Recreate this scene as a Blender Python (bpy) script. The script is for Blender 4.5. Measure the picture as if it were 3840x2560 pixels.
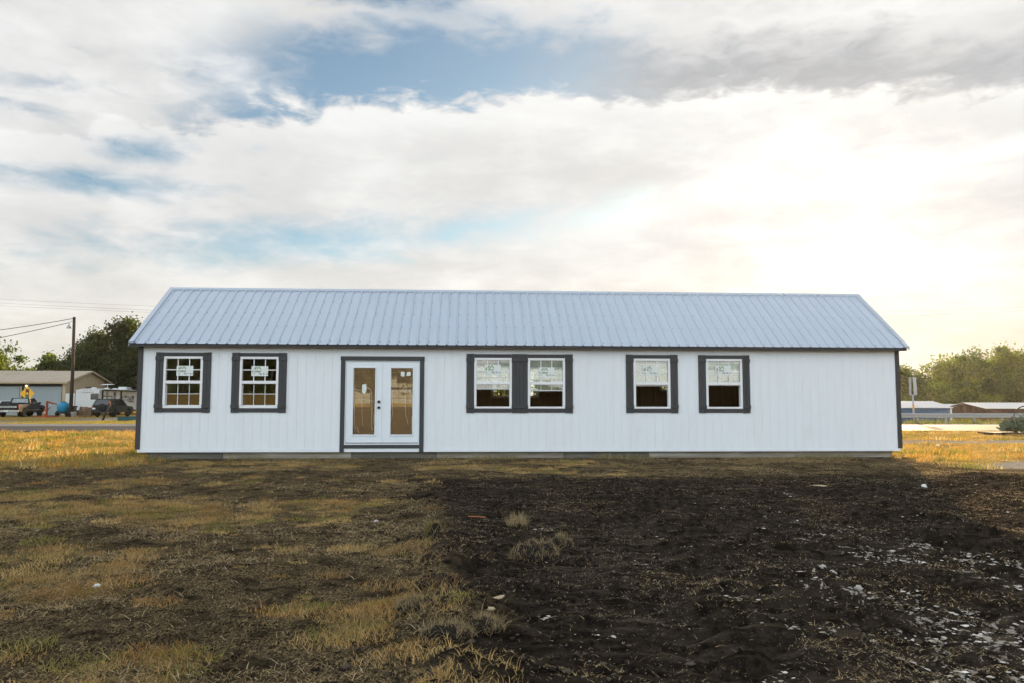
import bpy, math, random
import numpy as np
from mathutils import Vector, Matrix

for _o in list(bpy.data.objects):
    bpy.data.objects.remove(_o, do_unlink=True)
SC = bpy.context.scene
COL = SC.collection
R_ = math.radians

# ------------------------------------------------------------------ camera
CAM = Vector((-1.4425, -18.4969, 1.2972))
YAW, PITCH, ROLL, FPX = 0.0555, 0.0795, 0.0016, 2894.6
_f = Vector((math.sin(YAW) * math.cos(PITCH), math.cos(YAW) * math.cos(PITCH), math.sin(PITCH)))
_r = Vector((math.cos(YAW), -math.sin(YAW), 0))
_u = _r.cross(_f)
_r2 = math.cos(ROLL) * _r + math.sin(ROLL) * _u
_u2 = -math.sin(ROLL) * _r + math.cos(ROLL) * _u
cam_data = bpy.data.cameras.new('camera')
cam_data.sensor_width = 36.0
cam_data.lens = FPX / 3840 * 36.0
cam_data.clip_start = 0.05
cam_data.clip_end = 9000
cam = bpy.data.objects.new('camera', cam_data)
COL.objects.link(cam)
cam.matrix_world = Matrix(((_r2.x, _u2.x, -_f.x, CAM.x), (_r2.y, _u2.y, -_f.y, CAM.y), (_r2.z, _u2.z, -_f.z, CAM.z), (0, 0, 0, 1)))
SC.camera = cam

# ------------------------------------------------------------------ exposure
VS = SC.view_settings
VS.view_transform = 'Standard'
VS.look = 'None'
VS.gamma = 1.0
VS.use_curve_mapping = False
EXPOSURE = 1.35
VS.exposure = EXPOSURE
SKY_STRENGTH = 0.12
HAZE = 0.00013
REAR_CLOUD_FILL = 2.65
CLEAR_GAIN = 0.42

# ------------------------------------------------------------------ sun
SUN_AZ, SUN_EL = R_(26.0), R_(11.7)
SUN_DIR = Vector((math.sin(SUN_AZ) * math.cos(SUN_EL), math.cos(SUN_AZ) * math.cos(SUN_EL), math.sin(SUN_EL)))
sun_data = bpy.data.lights.new('sun', 'SUN')
sun_data.energy = 5.0
sun_data.angle = R_(1.2)
sun_data.color = (1.0, 0.72, 0.40)
sun = bpy.data.objects.new('sun', sun_data)
sun.rotation_euler = SUN_DIR.to_track_quat('Z', 'Y').to_euler()
sun.location = (30, 60, 40)
COL.objects.link(sun)

# ------------------------------------------------------------------ sky
world = bpy.data.worlds.new('World')
SC.world = world
world.use_nodes = True
WT = world.node_tree
WT.nodes.clear()


class NG:
    """tiny node-graph writer"""
    def __init__(s, tree):
        s.t = tree

    def n(s, kind, **kw):
        nd = s.t.nodes.new(kind)
        for k, v in kw.items():
            setattr(nd, k, v)
        return nd

    def put(s, sock, v):
        if v is None:
            return
        if isinstance(v, bpy.types.NodeSocket):
            s.t.links.new(v, sock)
        else:
            if isinstance(v, (tuple, list)) and len(v) == 3 and sock.type == 'RGBA':
                v = (*v, 1.0)
            sock.default_value = v

    def m(s, op, a, b=None, c=None, clamp=False):
        nd = s.n('ShaderNodeMath', operation=op, use_clamp=clamp)
        s.put(nd.inputs[0], a)
        s.put(nd.inputs[1], b)
        if c is not None:
            s.put(nd.inputs[2], c)
        return nd.outputs[0]

    def v(s, op, a, b=None):
        nd = s.n('ShaderNodeVectorMath', operation=op)
        s.put(nd.inputs[0], a)
        if b is not None:
            s.put(nd.inputs[3 if op == 'SCALE' else 1], b)
        return nd.outputs[1] if op in ('DOT_PRODUCT', 'LENGTH') else nd.outputs[0]

    def xyz(s, x, y, z):
        nd = s.n('ShaderNodeCombineXYZ')
        s.put(nd.inputs[0], x); s.put(nd.inputs[1], y); s.put(nd.inputs[2], z)
        return nd.outputs[0]

    def sep(s, vec):
        nd = s.n('ShaderNodeSeparateXYZ')
        s.put(nd.inputs[0], vec)
        return nd.outputs

    def noise(s, vec, scale, detail=4, rough=0.55, dist=0.0, out=0):
        nd = s.n('ShaderNodeTexNoise')
        s.put(nd.inputs['Vector'], vec)
        nd.inputs['Scale'].default_value = scale
        nd.inputs['Detail'].default_value = detail
        nd.inputs['Roughness'].default_value = rough
        nd.inputs['Distortion'].default_value = dist
        return nd.outputs[out]

    def ramp(s, v, a, b, lo=0.0, hi=1.0, smooth=True):
        nd = s.n('ShaderNodeMapRange')
        nd.interpolation_type = 'SMOOTHSTEP' if smooth else 'LINEAR'
        s.put(nd.inputs['Value'], v)
        nd.inputs['From Min'].default_value = a
        nd.inputs['From Max'].default_value = b
        nd.inputs['To Min'].default_value = lo
        nd.inputs['To Max'].default_value = hi
        return nd.outputs[0]

    def mix(s, fac, a, b, blend='MIX'):
        nd = s.n('ShaderNodeMix', data_type='RGBA', blend_type=blend)
        s.put(nd.inputs[0], fac)
        s.put(nd.inputs[6], a)
        s.put(nd.inputs[7], b)
        return nd.outputs[2]


def build_sky():
    g = NG(WT)
    K = 1.0 / (SKY_STRENGTH * 2 ** EXPOSURE)      # one unit of picture brightness
    d = g.n('ShaderNodeTexCoord').outputs['Generated']
    x, y, z = g.sep(d)
    deg = 57.29578
    az = g.m('MULTIPLY', g.m('ARCTAN2', x, y), deg)
    el = g.m('MULTIPLY', g.m('ARCSINE', z), deg)
    zz = g.m('ADD', g.m('MAXIMUM', z, 0.0), 0.16)
    q = g.xyz(g.m('DIVIDE', x, zz), g.m('DIVIDE', y, zz), 0.0)           # flat cloud deck seen in perspective
    soft = g.noise(q, 1.3, 6, 0.55, 0.6)
    puff = g.noise(g.xyz(g.m('MULTIPLY', az, 0.11), g.m('MULTIPLY', el, 0.24), 3.1), 1.5, 7, 0.55, 0.3)
    fine = g.noise(g.xyz(g.m('MULTIPLY', az, 0.10), g.m('MULTIPLY', el, 0.26), 7.7), 3.6, 6, 0.58, 0.5)
    gaps = [(-27, 14.1, 9.0, 1.0, 0.03, 0.82),
            (-14, 11.2, 26.0, 1.9, 0.11, 0.70), (38.5, 16.0, 6.5, 0.75, 0.10, 0.85), (-22.6, 16.7, 2.8, 1.1, 0.0, 0.72),
            (-5, 28.2, 8.0, 1.3, -0.05, 0.78), (8, 13.2, 9.0, 2.0, 0.12, 0.60), (-27, 20.0, 6.0, 0.7, 0.12, 0.50), (-31, 18.2, 5.0, .5, 0.0, 0.45)]
    tot = None
    for (ac, ec, ra, re, sl, wt) in gaps:
        da = g.m('SUBTRACT', az, ac)
        de = g.m('SUBTRACT', g.m('SUBTRACT', el, ec), g.m('MULTIPLY', da, sl))
        da = g.m('DIVIDE', da, ra)
        de = g.m('DIVIDE', de, re)
        e = g.m('ADD', g.m('MULTIPLY', da, da), g.m('MULTIPLY', de, de))
        gs = g.m('MULTIPLY', g.m('EXPONENT', g.m('MULTIPLY', e, -0.75)), wt)
        tot = gs if tot is None else g.m('MAXIMUM', tot, gs)
    # open patches of the same kind over the rest of the dome
    away = g.m('MAXIMUM', g.ramp(el, 27.0, 36.0), g.ramp(g.m('ABSOLUTE', g.m('SUBTRACT', az, 3.0)), 38.0, 52.0))
    rest = g.m('MULTIPLY', g.ramp(soft, 0.40, 0.62), g.m('MULTIPLY', away, 1.0))
    tot = g.m('MAXIMUM', tot, rest)
    clear = g.m('ADD', tot, g.m('ADD', g.m('MULTIPLY', g.m('SUBTRACT', puff, 0.5), 1.25), g.m('MULTIPLY', g.m('SUBTRACT', fine, 0.5), 0.75)))
    clear = g.ramp(clear, 0.22, 1.05)
    # the long open lane above the cumulus bank: crisp below, wispy above, closing in grey to the right
    wav = g.m('ADD', g.m('MULTIPLY', g.m('SUBTRACT', puff, 0.5), 5.5), g.m('MULTIPLY', g.m('SUBTRACT', fine, 0.5), 3.0))
    a8 = g.m('SUBTRACT', az, 8.0)
    edge = g.m('SUBTRACT', 21.7, g.m('MULTIPLY', g.m('MULTIPLY', a8, a8), 0.0034))
    up = g.m('ADD', g.m('SUBTRACT', el, edge), wav)
    lane = g.m('MULTIPLY', g.ramp(up, -0.1, 1.1), g.m('SUBTRACT', 1.0, g.ramp(g.m('SUBTRACT', up, g.ramp(az, -2.0, 20.0, 2.4, 0.4)), 1.2, 4.6)))
    lane = g.m('MULTIPLY', lane, g.ramp(g.m('ADD', az, g.m('MULTIPLY', wav, 2.2)), -23.0, -12.0))
    lane = g.m('MULTIPLY', lane, g.ramp(az, 44.0, 56.0, 1.0, 0.0))
    rim = g.m('MULTIPLY', g.m('EXPONENT', g.m('MULTIPLY', g.m('MAXIMUM', g.m('MULTIPLY', up, -1.0), 0.0), -0.55)), g.ramp(up, 0.3, -0.3))
    # clear sky
    nish = g.n('ShaderNodeTexSky')
    nish.sky_type = 'NISHITA'
    nish.sun_disc = False
    nish.sun_elevation = SUN_EL
    nish.sun_rotation = SUN_AZ
    nish.altitude = 200
    nish.air_density = 1.0
    nish.dust_density = 0.6
    nish.ozone_density = 2.0
    # cloud brightness: thin lit veil, a little grey where it is thick
    shade = g.ramp(g.m('ADD', g.m('MULTIPLY', soft, 0.55), g.m('ADD', g.m('MULTIPLY', puff, 0.30), g.m('MULTIPLY', fine, 0.15))), 0.34, 0.62, 0.94, 0.73)
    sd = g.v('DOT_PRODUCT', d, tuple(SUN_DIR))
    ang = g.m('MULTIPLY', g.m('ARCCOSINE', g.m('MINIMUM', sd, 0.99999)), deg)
    front = g.ramp(sd, 0.55, -0.75, 1.0, REAR_CLOUD_FILL)          # clouds facing the sun, boosted out of view to light the shaded wall
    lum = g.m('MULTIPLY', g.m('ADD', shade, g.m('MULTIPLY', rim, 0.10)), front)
    a6 = g.m('DIVIDE', ang, 7.6)
    halo = g.m('ADD', g.m('MULTIPLY', g.m('EXPONENT', g.m('MULTIPLY', g.m('MULTIPLY', a6, a6), -1.0)), 0.30),
               g.m('MULTIPLY', g.m('EXPONENT', g.m('DIVIDE', ang, -11.0)), 0.07))
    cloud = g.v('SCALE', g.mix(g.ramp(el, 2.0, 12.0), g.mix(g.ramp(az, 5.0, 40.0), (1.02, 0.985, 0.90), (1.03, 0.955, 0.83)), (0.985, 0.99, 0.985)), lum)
    cloud = g.v('SCALE', g.mix(g.ramp(sd, 0.5, -0.6), cloud, g.v('MULTIPLY', cloud, (0.92, 0.99, 1.07))), K)  # clouds opposite the sun tinted bluer to cool the wall's fill light
    blue = g.v('SCALE', g.v('MULTIPLY', nish.outputs[0], (0.96, 1.05, 1.0)), CLEAR_GAIN)
    base = g.mix(clear, cloud, blue)
    grey = g.v('SCALE', g.xyz(0.475, 0.485, 0.51), g.m('MULTIPLY', K, g.ramp(fine, 0.3, 0.7, 0.92, 1.12)))
    lane_col = g.mix(g.ramp(g.m('ADD', az, g.m('MULTIPLY', wav, 1.5)), 2.0, 18.0, 0.0, 0.93), blue, grey)
    base = g.mix(g.m('MULTIPLY', lane, 0.95), base, lane_col)
    clear = g.m('MAXIMUM', clear, g.m('MULTIPLY', lane, 1.1))
    halo = g.m('MULTIPLY', halo, g.ramp(g.m('ADD', g.m('MULTIPLY', puff, 0.65), g.m('MULTIPLY', fine, 0.35)), 0.36, 0.60, 1.35, 0.55))
    glow = g.v('SCALE', g.v('SCALE', g.xyz(1.0, 0.93, 0.76), halo), K)
    glow = g.v('SCALE', glow, g.m('SUBTRACT', 1.0, g.m('MULTIPLY', clear, 0.8)))
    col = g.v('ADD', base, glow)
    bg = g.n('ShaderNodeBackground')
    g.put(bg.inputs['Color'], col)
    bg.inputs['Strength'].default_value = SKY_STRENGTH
    out = g.n('ShaderNodeOutputWorld')
    WT.links.new(bg.outputs[0], out.inputs[0])


build_sky()

# ------------------------------------------------------------------ helpers
rng = np.random.default_rng(11)
random.seed(5)


def link(o, parent=None):
    COL.objects.link(o)
    if parent is not None:
        o.parent = parent
    return o


def tag(o, label=None, cat=None, group=None, kind=None):
    if label: o['label'] = label
    if cat: o['category'] = cat
    if group: o['group'] = group
    if kind: o['kind'] = kind
    return o


def thing(name, label, cat, loc=(0, 0, 0), rz=0.0, group=None):
    o = bpy.data.objects.new(name, None)
    o.empty_display_size = 0.2
    o.location = loc
    o.rotation_euler = (0, 0, rz)
    link(o)
    return tag(o, label, cat, group)


class MB:
    """collects simple shapes and links them as one mesh object"""
    def __init__(s):
        s.v = []; s.f = []; s.mi = []; s.cur = 0; s.sm = []

    def add(s, vs, fs, smooth=False):
        b = len(s.v)
        s.v += [tuple(p) for p in vs]
        for f in fs:
            s.f.append(tuple(i + b for i in f)); s.mi.append(s.cur); s.sm.append(smooth)
        return s

    def box(s, x0, x1, y0, y1, z0, z1):
        return s.add([(x0, y0, z0), (x1, y0, z0), (x1, y1, z0), (x0, y1, z0), (x0, y0, z1), (x1, y0, z1), (x1, y1, z1), (x0, y1, z1)],
                     [(0, 3, 2, 1), (4, 5, 6, 7), (0, 1, 5, 4), (1, 2, 6, 5), (2, 3, 7, 6), (3, 0, 4, 7)])

    def bbox(s, x0, x1, y0, y1, z0, z1, c=0.004):
        """box with chamfered upright and level edges on the -y (front) face"""
        return s.add([(x0, y0 + c, z0), (x1, y0 + c, z0), (x1, y1, z0), (x0, y1, z0), (x0, y0 + c, z1), (x1, y0 + c, z1), (x1, y1, z1), (x0, y1, z1),
                      (x0 + c, y0, z0 + c), (x1 - c, y0, z0 + c), (x1 - c, y0, z1 - c), (x0 + c, y0, z1 - c)],
                     [(0, 3, 2, 1), (4, 5, 6, 7), (8, 9, 10, 11), (0, 1, 9, 8), (1, 5, 10, 9), (5, 4, 11, 10), (4, 0, 8, 11), (1, 2, 6, 5), (2, 3, 7, 6), (3, 0, 4, 7)])

    def quad(s, *p):
        return s.add(p, [tuple(range(len(p)))])

    def loft(s, a, b, cap=True):
        """two equal rings of points joined by quads"""
        n = len(a)
        fs = [(i, (i + 1) % n, (i + 1) % n + n, i + n) for i in range(n)]
        if cap:
            fs += [tuple(reversed(range(n))), tuple(range(n, 2 * n))]
        return s.add(list(a) + list(b), fs)

    def prism_x(s, prof, x0, x1, in1=0.0):
        """profile of (y, z) points pushed along x"""
        return s.loft([(x0, p[0], p[1]) for p in prof], [(x1, p[0], p[1]) for p in prof])

    def cyl(s, p0, p1, r0, r1=None, n=10, cap=True):
        r1 = r0 if r1 is None else r1
        p0 = Vector(p0); p1 = Vector(p1)
        ax = (p1 - p0).normalized()
        t = Vector((0, 0, 1)) if abs(ax.z) < 0.9 else Vector((1, 0, 0))
        a = ax.cross(t).normalized(); b = ax.cross(a)
        A = [p0 + (a * math.cos(2 * math.pi * i / n) + b * math.sin(2 * math.pi * i / n)) * r0 for i in range(n)]
        B = [p1 + (a * math.cos(2 * math.pi * i / n) + b * math.sin(2 * math.pi * i / n)) * r1 for i in range(n)]
        base = len(s.v)
        fs = [(i, i + n, (i + 1) % n + n, (i + 1) % n) for i in range(n)]
        s.add(A + B, fs, smooth=True)
        if cap:
            s.f.append(tuple(base + i for i in range(n))); s.mi.append(s.cur); s.sm.append(False)
            s.f.append(tuple(base + n + i for i in reversed(range(n)))); s.mi.append(s.cur); s.sm.append(False)
        return s

    def tube(s, pts, rad, n=6, r_end=None):
        """bent tube through points"""
        pts = [Vector(p) for p in pts]
        m = len(pts)
        rings = []
        for i, p in enumerate(pts):
            ax = (pts[min(i + 1, m - 1)] - pts[max(i - 1, 0)]).normalized()
            t = Vector((0, 0, 1)) if abs(ax.z) < 0.9 else Vector((1, 0, 0))
            a = ax.cross(t).normalized(); b = ax.cross(a)
            rr = rad if r_end is None else rad + (r_end - rad) * i / (m - 1)
            rings.append([p + (a * math.cos(2 * math.pi * k / n) + b * math.sin(2 * math.pi * k / n)) * rr for k in range(n)])
        vs = [v for r in rings for v in r]
        fs = []
        for i in range(m - 1):
            for k in range(n):
                fs.append((i * n + k, (i + 1) * n + k, (i + 1) * n + (k + 1) % n, i * n + (k + 1) % n))
        fs.append(tuple(range(n))); fs.append(tuple((m - 1) * n + k for k in reversed(range(n))))
        return s.add(vs, fs, smooth=True)

    def lathe(s, prof, c=(0, 0, 0), n=14, axis='z'):
        """(radius, height) profile turned round an axis"""
        vs = []
        for (r, h) in prof:
            for k in range(n):
                a = 2 * math.pi * k / n
                p = (r * math.cos(a), r * math.sin(a), h)
                if axis == 'x': p = (p[2], p[0], p[1])
                if axis == 'y': p = (p[0], p[2], p[1])
                vs.append((p[0] + c[0], p[1] + c[1], p[2] + c[2]))
        fs = []
        for i in range(len(prof) - 1):
            for k in range(n):
                fs.append((i * n + k, i * n + (k + 1) % n, (i + 1) * n + (k + 1) % n, (i + 1) * n + k))
        fs.append(tuple(reversed(range(n)))); fs.append(tuple((len(prof) - 1) * n + k for k in range(n)))
        return s.add(vs, fs, smooth=True)

    def blob(s, c, r, seed=0, sub=1, rough=0.25):
        """lumpy stone-like ball"""
        import bmesh
        bm = bmesh.new()
        bmesh.ops.create_icosphere(bm, subdivisions=sub, radius=1.0)
        rr = random.Random(seed)
        bm.verts.ensure_lookup_table()
        vs = []
        for v in bm.verts:
            k = 1 + rr.uniform(-rough, rough)
            vs.append((c[0] + v.co.x * r[0] * k, c[1] + v.co.y * r[1] * k, c[2] + v.co.z * r[2] * k))
        fs = [tuple(v.index for v in f.verts) for f in bm.faces]
        bm.free()
        return s.add(vs, fs, smooth=sub > 1)

    def mesh(s, name):
        me = bpy.data.meshes.new(name)
        me.from_pydata(s.v, [], s.f)
        me.polygons.foreach_set('material_index', s.mi)
        me.polygons.foreach_set('use_smooth', s.sm)
        me.update()
        return me

    def build(s, name, mats, parent=None, loc=None, rot=None):
        me = s.mesh(name)
        for m in (mats if isinstance(mats, (list, tuple)) else [mats]):
            me.materials.append(m)
        o = bpy.data.objects.new(name, me)
        if loc is not None: o.location = loc
        if rot is not None: o.rotation_euler = rot
        return link(o, parent)


def inst(name, me, parent, loc=(0, 0, 0), rot=(0, 0, 0), scale=None):
    o = bpy.data.objects.new(name, me)
    o.location = loc
    o.rotation_euler = rot
    if scale is not None: o.scale = scale
    return link(o, parent)


def copy_tree(o, parent=None):
    c = o.copy()
    COL.objects.link(c)
    c.parent = parent
    for ch in list(o.children):
        copy_tree(ch, c)
    return c


def text_mesh(body, size, width=None, bold=0.0, shear=0.0):
    """flat lettering as mesh data lying in the x-z plane, centred, facing -y"""
    cu = bpy.data.curves.new('lettering', 'FONT')
    cu.body = body
    cu.size = size
    cu.offset = bold
    cu.shear = shear
    cu.resolution_u = 2
    to = bpy.data.objects.new('lettering_source', cu)
    COL.objects.link(to)
    bpy.context.view_layer.update()
    me = bpy.data.meshes.new_from_object(to)
    bpy.data.objects.remove(to, do_unlink=True)
    co = np.empty(len(me.vertices) * 3)
    me.vertices.foreach_get('co', co)
    co = co.reshape(-1, 3)
    mn, mx = co.min(0), co.max(0)
    c = (mn + mx) / 2
    w = mx[0] - mn[0]
    k = (width / w) if width else 1.0
    new = np.stack([(co[:, 0] - c[0]) * k, np.zeros(len(co)), co[:, 1] - c[1]], 1)
    me.vertices.foreach_set('co', new.ravel())
    me.materials.clear()
    me.name = 'lettering'
    me.update()
    return me


# ------------------------------------------------------------------ materials
MATS = {}


def new_mat(name):
    m = bpy.data.materials.new(name)
    m.use_nodes = True
    m.node_tree.nodes.clear()
    g = NG(m.node_tree)
    out = g.n('ShaderNodeOutputMaterial')
    MATS[name] = m
    return m, g, out


def pm(name, col, rough=0.6, var=0.12, scale=6.0, bump=0.0, bscale=40.0, metal=0.0, spec=0.4, dirt=None, dirt_amt=0.0, stretch=(1, 1, 1), coat=0.0):
    """principled material with colour variation, optional stains and fine relief"""
    m, g, out = new_mat(name)
    tc = g.n('ShaderNodeTexCoord').outputs['Object']
    vec = g.v('MULTIPLY', tc, stretch)
    n = g.noise(vec, scale, 5, 0.6)
    k = g.ramp(n, 0.25, 0.75, 1 - var, 1 + var, smooth=False)
    c = g.v('SCALE', g.n('ShaderNodeRGB').outputs[0], k)
    g.t.nodes[-1] if False else None
    for nd in g.t.nodes:
        if nd.bl_idname == 'ShaderNodeRGB':
            nd.outputs[0].default_value = (*col, 1)
    if dirt is not None:
        dn = g.noise(vec, scale * 0.37, 6, 0.65, 0.4)
        c = g.mix(g.ramp(dn, 0.48, 0.72, 0, dirt_amt), c, dirt)
    b = g.n('ShaderNodeBsdfPrincipled')
    g.put(b.inputs['Base Color'], c)
    g.put(b.inputs['Roughness'], g.ramp(g.noise(vec, scale * 2.3, 3), 0.2, 0.8, max(0.02, rough - 0.07), min(1, rough + 0.07)))
    b.inputs['Metallic'].default_value = metal
    b.inputs['Specular IOR Level'].default_value = spec
    b.inputs['Coat Weight'].default_value = coat
    if bump:
        bp = g.n('ShaderNodeBump')
        bp.inputs['Strength'].default_value = bump
        bp.inputs['Distance'].default_value = 0.01
        g.put(bp.inputs['Height'], g.noise(vec, bscale, 4, 0.6))
        g.t.links.new(bp.outputs[0], b.inputs['Normal'])
    g.t.links.new(b.outputs[0], out.inputs[0])
    return m


def glass_mat(name, tint=(1, 1, 1), ior=1.6, wob=0.0, rough=0.0, film=None, film_amt=0.0):
    """thin window glass: mirror by angle, the rest passes straight through"""
    m, g, out = new_mat(name)
    fr = g.n('ShaderNodeFresnel')
    fr.inputs['IOR'].default_value = ior
    tr = g.n('ShaderNodeBsdfTransparent')
    g.put(tr.inputs[0], tint)
    gl = g.n('ShaderNodeBsdfGlossy')
    gl.inputs['Roughness'].default_value = rough
    if wob:
        tc = g.n('ShaderNodeTexCoord').outputs['Object']
        bp = g.n('ShaderNodeBump')
        bp.inputs['Strength'].default_value = wob
        bp.inputs['Distance'].default_value = 0.02
        g.put(bp.inputs['Height'], g.noise(tc, 2.2, 1))
        g.t.links.new(bp.outputs[0], gl.inputs['Normal'])
    mx = g.n('ShaderNodeMixShader')
    g.t.links.new(fr.outputs[0], mx.inputs[0])
    body = tr.outputs[0]
    if film:                      # milky protective plastic stuck to the pane
        df = g.n('ShaderNodeBsdfDiffuse'); g.put(df.inputs[0], film)
        tl = g.n('ShaderNodeBsdfTranslucent'); g.put(tl.inputs[0], film)
        dm = g.n('ShaderNodeMixShader'); dm.inputs[0].default_value = 0.5
        g.t.links.new(df.outputs[0], dm.inputs[1]); g.t.links.new(tl.outputs[0], dm.inputs[2])
        fm = g.n('ShaderNodeMixShader'); fm.inputs[0].default_value = film_amt
        g.t.links.new(body, fm.inputs[1]); g.t.links.new(dm.outputs[0], fm.inputs[2])
        body = fm.outputs[0]
    g.t.links.new(body, mx.inputs[1])
    g.t.links.new(gl.outputs[0], mx.inputs[2])
    g.t.links.new(mx.outputs[0], out.inputs[0])
    return m


def attr_mat(name, rough=0.8, trans=0.3, gain=1.0):
    """plant material coloured by the mesh's own colour attribute, letting some light through"""
    m, g, out = new_mat(name)
    at = g.n('ShaderNodeAttribute', attribute_name='Col')
    c = g.v('SCALE', at.outputs['Color'], gain)
    d = g.n('ShaderNodeBsdfDiffuse')
    g.put(d.inputs[0], c)
    d.inputs[1].default_value = rough
    t = g.n('ShaderNodeBsdfTranslucent')
    g.put(t.inputs[0], c)
    mx = g.n('ShaderNodeMixShader')
    mx.inputs[0].default_value = trans
    g.t.links.new(d.outputs[0], mx.inputs[1])
    g.t.links.new(t.outputs[0], mx.inputs[2])
    g.t.links.new(mx.outputs[0], out.inputs[0])
    return m


WHITE_SIDING = pm('white_siding', (0.81, 0.855, 0.89), 0.55, 0.025, 3.0, 0.25, 60, stretch=(3, 3, 0.6), dirt=(0.66, 0.64, 0.60), dirt_amt=0.16)
GROOVE = pm('siding_backing', (0.74, 0.75, 0.76), 0.8, 0.05)
TRIM_DARK = pm('charcoal_trim_paint', (0.050, 0.052, 0.055), 0.6, 0.18, 8, 0.25, 50, stretch=(2, 2, 0.5))
TRIM_BROWN = pm('charcoal_corner_paint', (0.048, 0.046, 0.048), 0.6, 0.15, 8, 0.25, 50, stretch=(2, 2, 0.5))
BACKER = pm('dark_backer', (0.02, 0.02, 0.022), 0.8, 0.1)
VINYL = pm('white_vinyl', (0.82, 0.83, 0.84), 0.35, 0.02, 4)
DOOR_WHITE = pm('white_door_paint', (0.79, 0.845, 0.89), 0.4, 0.02, 3)
GRILLE = pm('grille_bar', (0.62, 0.64, 0.66), 0.4, 0.02, 4)
ROOF_METAL = pm('pale_roof_metal', (0.45, 0.525, 0.625), 0.33, 0.08, 1.6, 0.30, 1.4, metal=0.25, spec=0.6, stretch=(1, 0.3, 1))
SCREW = pm('screw_head', (0.13, 0.14, 0.15), 0.5, 0.1, metal=0.6)
SKID = pm('weathered_timber', (0.30, 0.27, 0.215), 0.85, 0.35, 7, 0.6, 30, stretch=(0.25, 1, 2.5), dirt=(0.50, 0.50, 0.47), dirt_amt=0.7)
SKID2 = pm('grey_timber', (0.16, 0.15, 0.125), 0.85, 0.35, 7, 0.6, 30, stretch=(0.25, 1, 2.5), dirt=(0.05, 0.045, 0.04), dirt_amt=0.5)
INNER = pm('bare_sheathing', (0.34, 0.235, 0.135), 0.8, 0.2, 4, 0.3, 30, stretch=(1, 1, 0.3))
STUD = pm('pine_stud', (0.42, 0.30, 0.17), 0.75, 0.15, 6, stretch=(3, 3, 0.4))
FLOOR_IN = pm('plywood_floor', (0.36, 0.26, 0.15), 0.75, 0.15, 3)
GLASS = glass_mat('window_glass', (0.93, 0.96, 0.94), 2.1, 0.12)
DOOR_GLASS = glass_mat('door_glass', (0.97, 0.90, 0.76), 1.55, 0.10, film=(0.62, 0.43, 0.24), film_amt=0.36)
BLACK_METAL = pm('black_hardware', (0.012, 0.012, 0.013), 0.35, 0.1, metal=0.3)
RUBBER = pm('door_gap_rubber', (0.01, 0.01, 0.012), 0.7, 0.1)
STICKER = pm('sticker_paper', (0.74, 0.80, 0.77), 0.6, 0.02)
LOGO_GREEN = pm('sticker_green', (0.27, 0.36, 0.24), 0.6, 0.05)
INK = pm('sticker_ink', (0.045, 0.055, 0.075), 0.6, 0.05)
FILM = pm('plastic_film_fold', (0.75, 0.62, 0.50), 0.3, 0.1)

# ------------------------------------------------------------------ the long white portable building
HL = 9.144            # half length
DEPTH = 4.267
WW, WH, WZ = 0.90, 1.21, 1.781
WIN_X = [-8.1275, -6.3759, -0.8685, 0.4157, 2.9793, 4.7579]
Z_SK, Z_TR, Z_TOP = 0.150, 0.212, 2.64
DX0, DX1, DZ0, DZ1 = -4.372, -2.612, 0.345, 2.305      # door opening
HOLES = [(x - WW / 2 + .03, x + WW / 2 - .03, WZ - WH / 2 + .03, WZ + WH / 2 - .03) for x in WIN_X] + [(DX0, DX1, DZ0, DZ1)]


def rects(x0, x1, z0, z1, holes):
    xs = sorted({x0, x1, *[h[0] for h in holes if x0 < h[0] < x1], *[h[1] for h in holes if x0 < h[1] < x1]})
    res = []
    for a, b in zip(xs, xs[1:]):
        m = (a + b) / 2
        blk = sorted((h[2], h[3]) for h in holes if h[0] < m < h[1])
        z = z0
        for (h0, h1) in blk:
            if h0 > z: res.append((a, b, z, h0))
            z = max(z, h1)
        if z < z1: res.append((a, b, z, z1))
    return res


HOUSE = thing('portable_building', 'long white portable building with pale ribbed metal roof and charcoal window trim', 'building', (0, 0, 0))
mb = MB()
for (a, b, c, d) in rects(-HL, HL, Z_TR, Z_TOP, HOLES):
    mb.box(a, b, 0.0055, 0.10, c, d)
FW = mb.build('front_wall', [GROOVE], HOUSE)
pitch = 2 * HL / 90
for i in range(90):
    x0 = -HL + i * pitch; x1 = x0 + pitch
    wide = 0.0015
    off = random.uniform(-0.0008, 0.0008)
    rs = rects(x0 + wide, x1 - wide, Z_TR + .002, Z_TOP, HOLES)
    for (a, b, c, d) in rs:
        if b - a > 0.004:
            MB().bbox(a, b, off, 0.0050, c, d, 0.002 if (b - a) > 0.02 else 0.0005).build('siding_board', WHITE_SIDING, FW)
# inside faces, floor, far walls
BACK_WIN = [(-4.6255, WZ - .06, WW, WH), (-3.359, WZ - .06, WW, WH), (-0.08, 1.90, 1.41, 0.86), (4.55, 2.02, 0.66, 0.70)]
bh = [(x - w / 2 + .02, x + w / 2 - .02, z - h / 2 + .02, z + h / 2 - .02) for x, z, w, h in BACK_WIN]
mb = MB()
for (a, b, c, d) in rects(-HL, HL, Z_TR, Z_TOP, bh):
    mb.box(a, b, DEPTH - .03, DEPTH, c, d)
mb.build('back_wall', [INNER], HOUSE)
mb = MB()
for sx in (-1, 1):
    mb.prism_x([(0.1, Z_TR), (DEPTH - .03, Z_TR), (DEPTH - .03, 2.62), (DEPTH / 2, 4.12), (0.1, 2.62)], sx * (HL - .03), sx * HL)
mb.build('gable_wall', [WHITE_SIDING], HOUSE)
MB().box(-HL + .03, HL - .03, 0.10, DEPTH - .03, 0.20, 0.235).build('floor', FLOOR_IN, HOUSE)
sm = MB().box(-.019, .019, 0, .089, 0.235, 2.62).mesh('stud')
sm.materials.append(STUD)
k = 0
xx = -HL + .2
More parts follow.
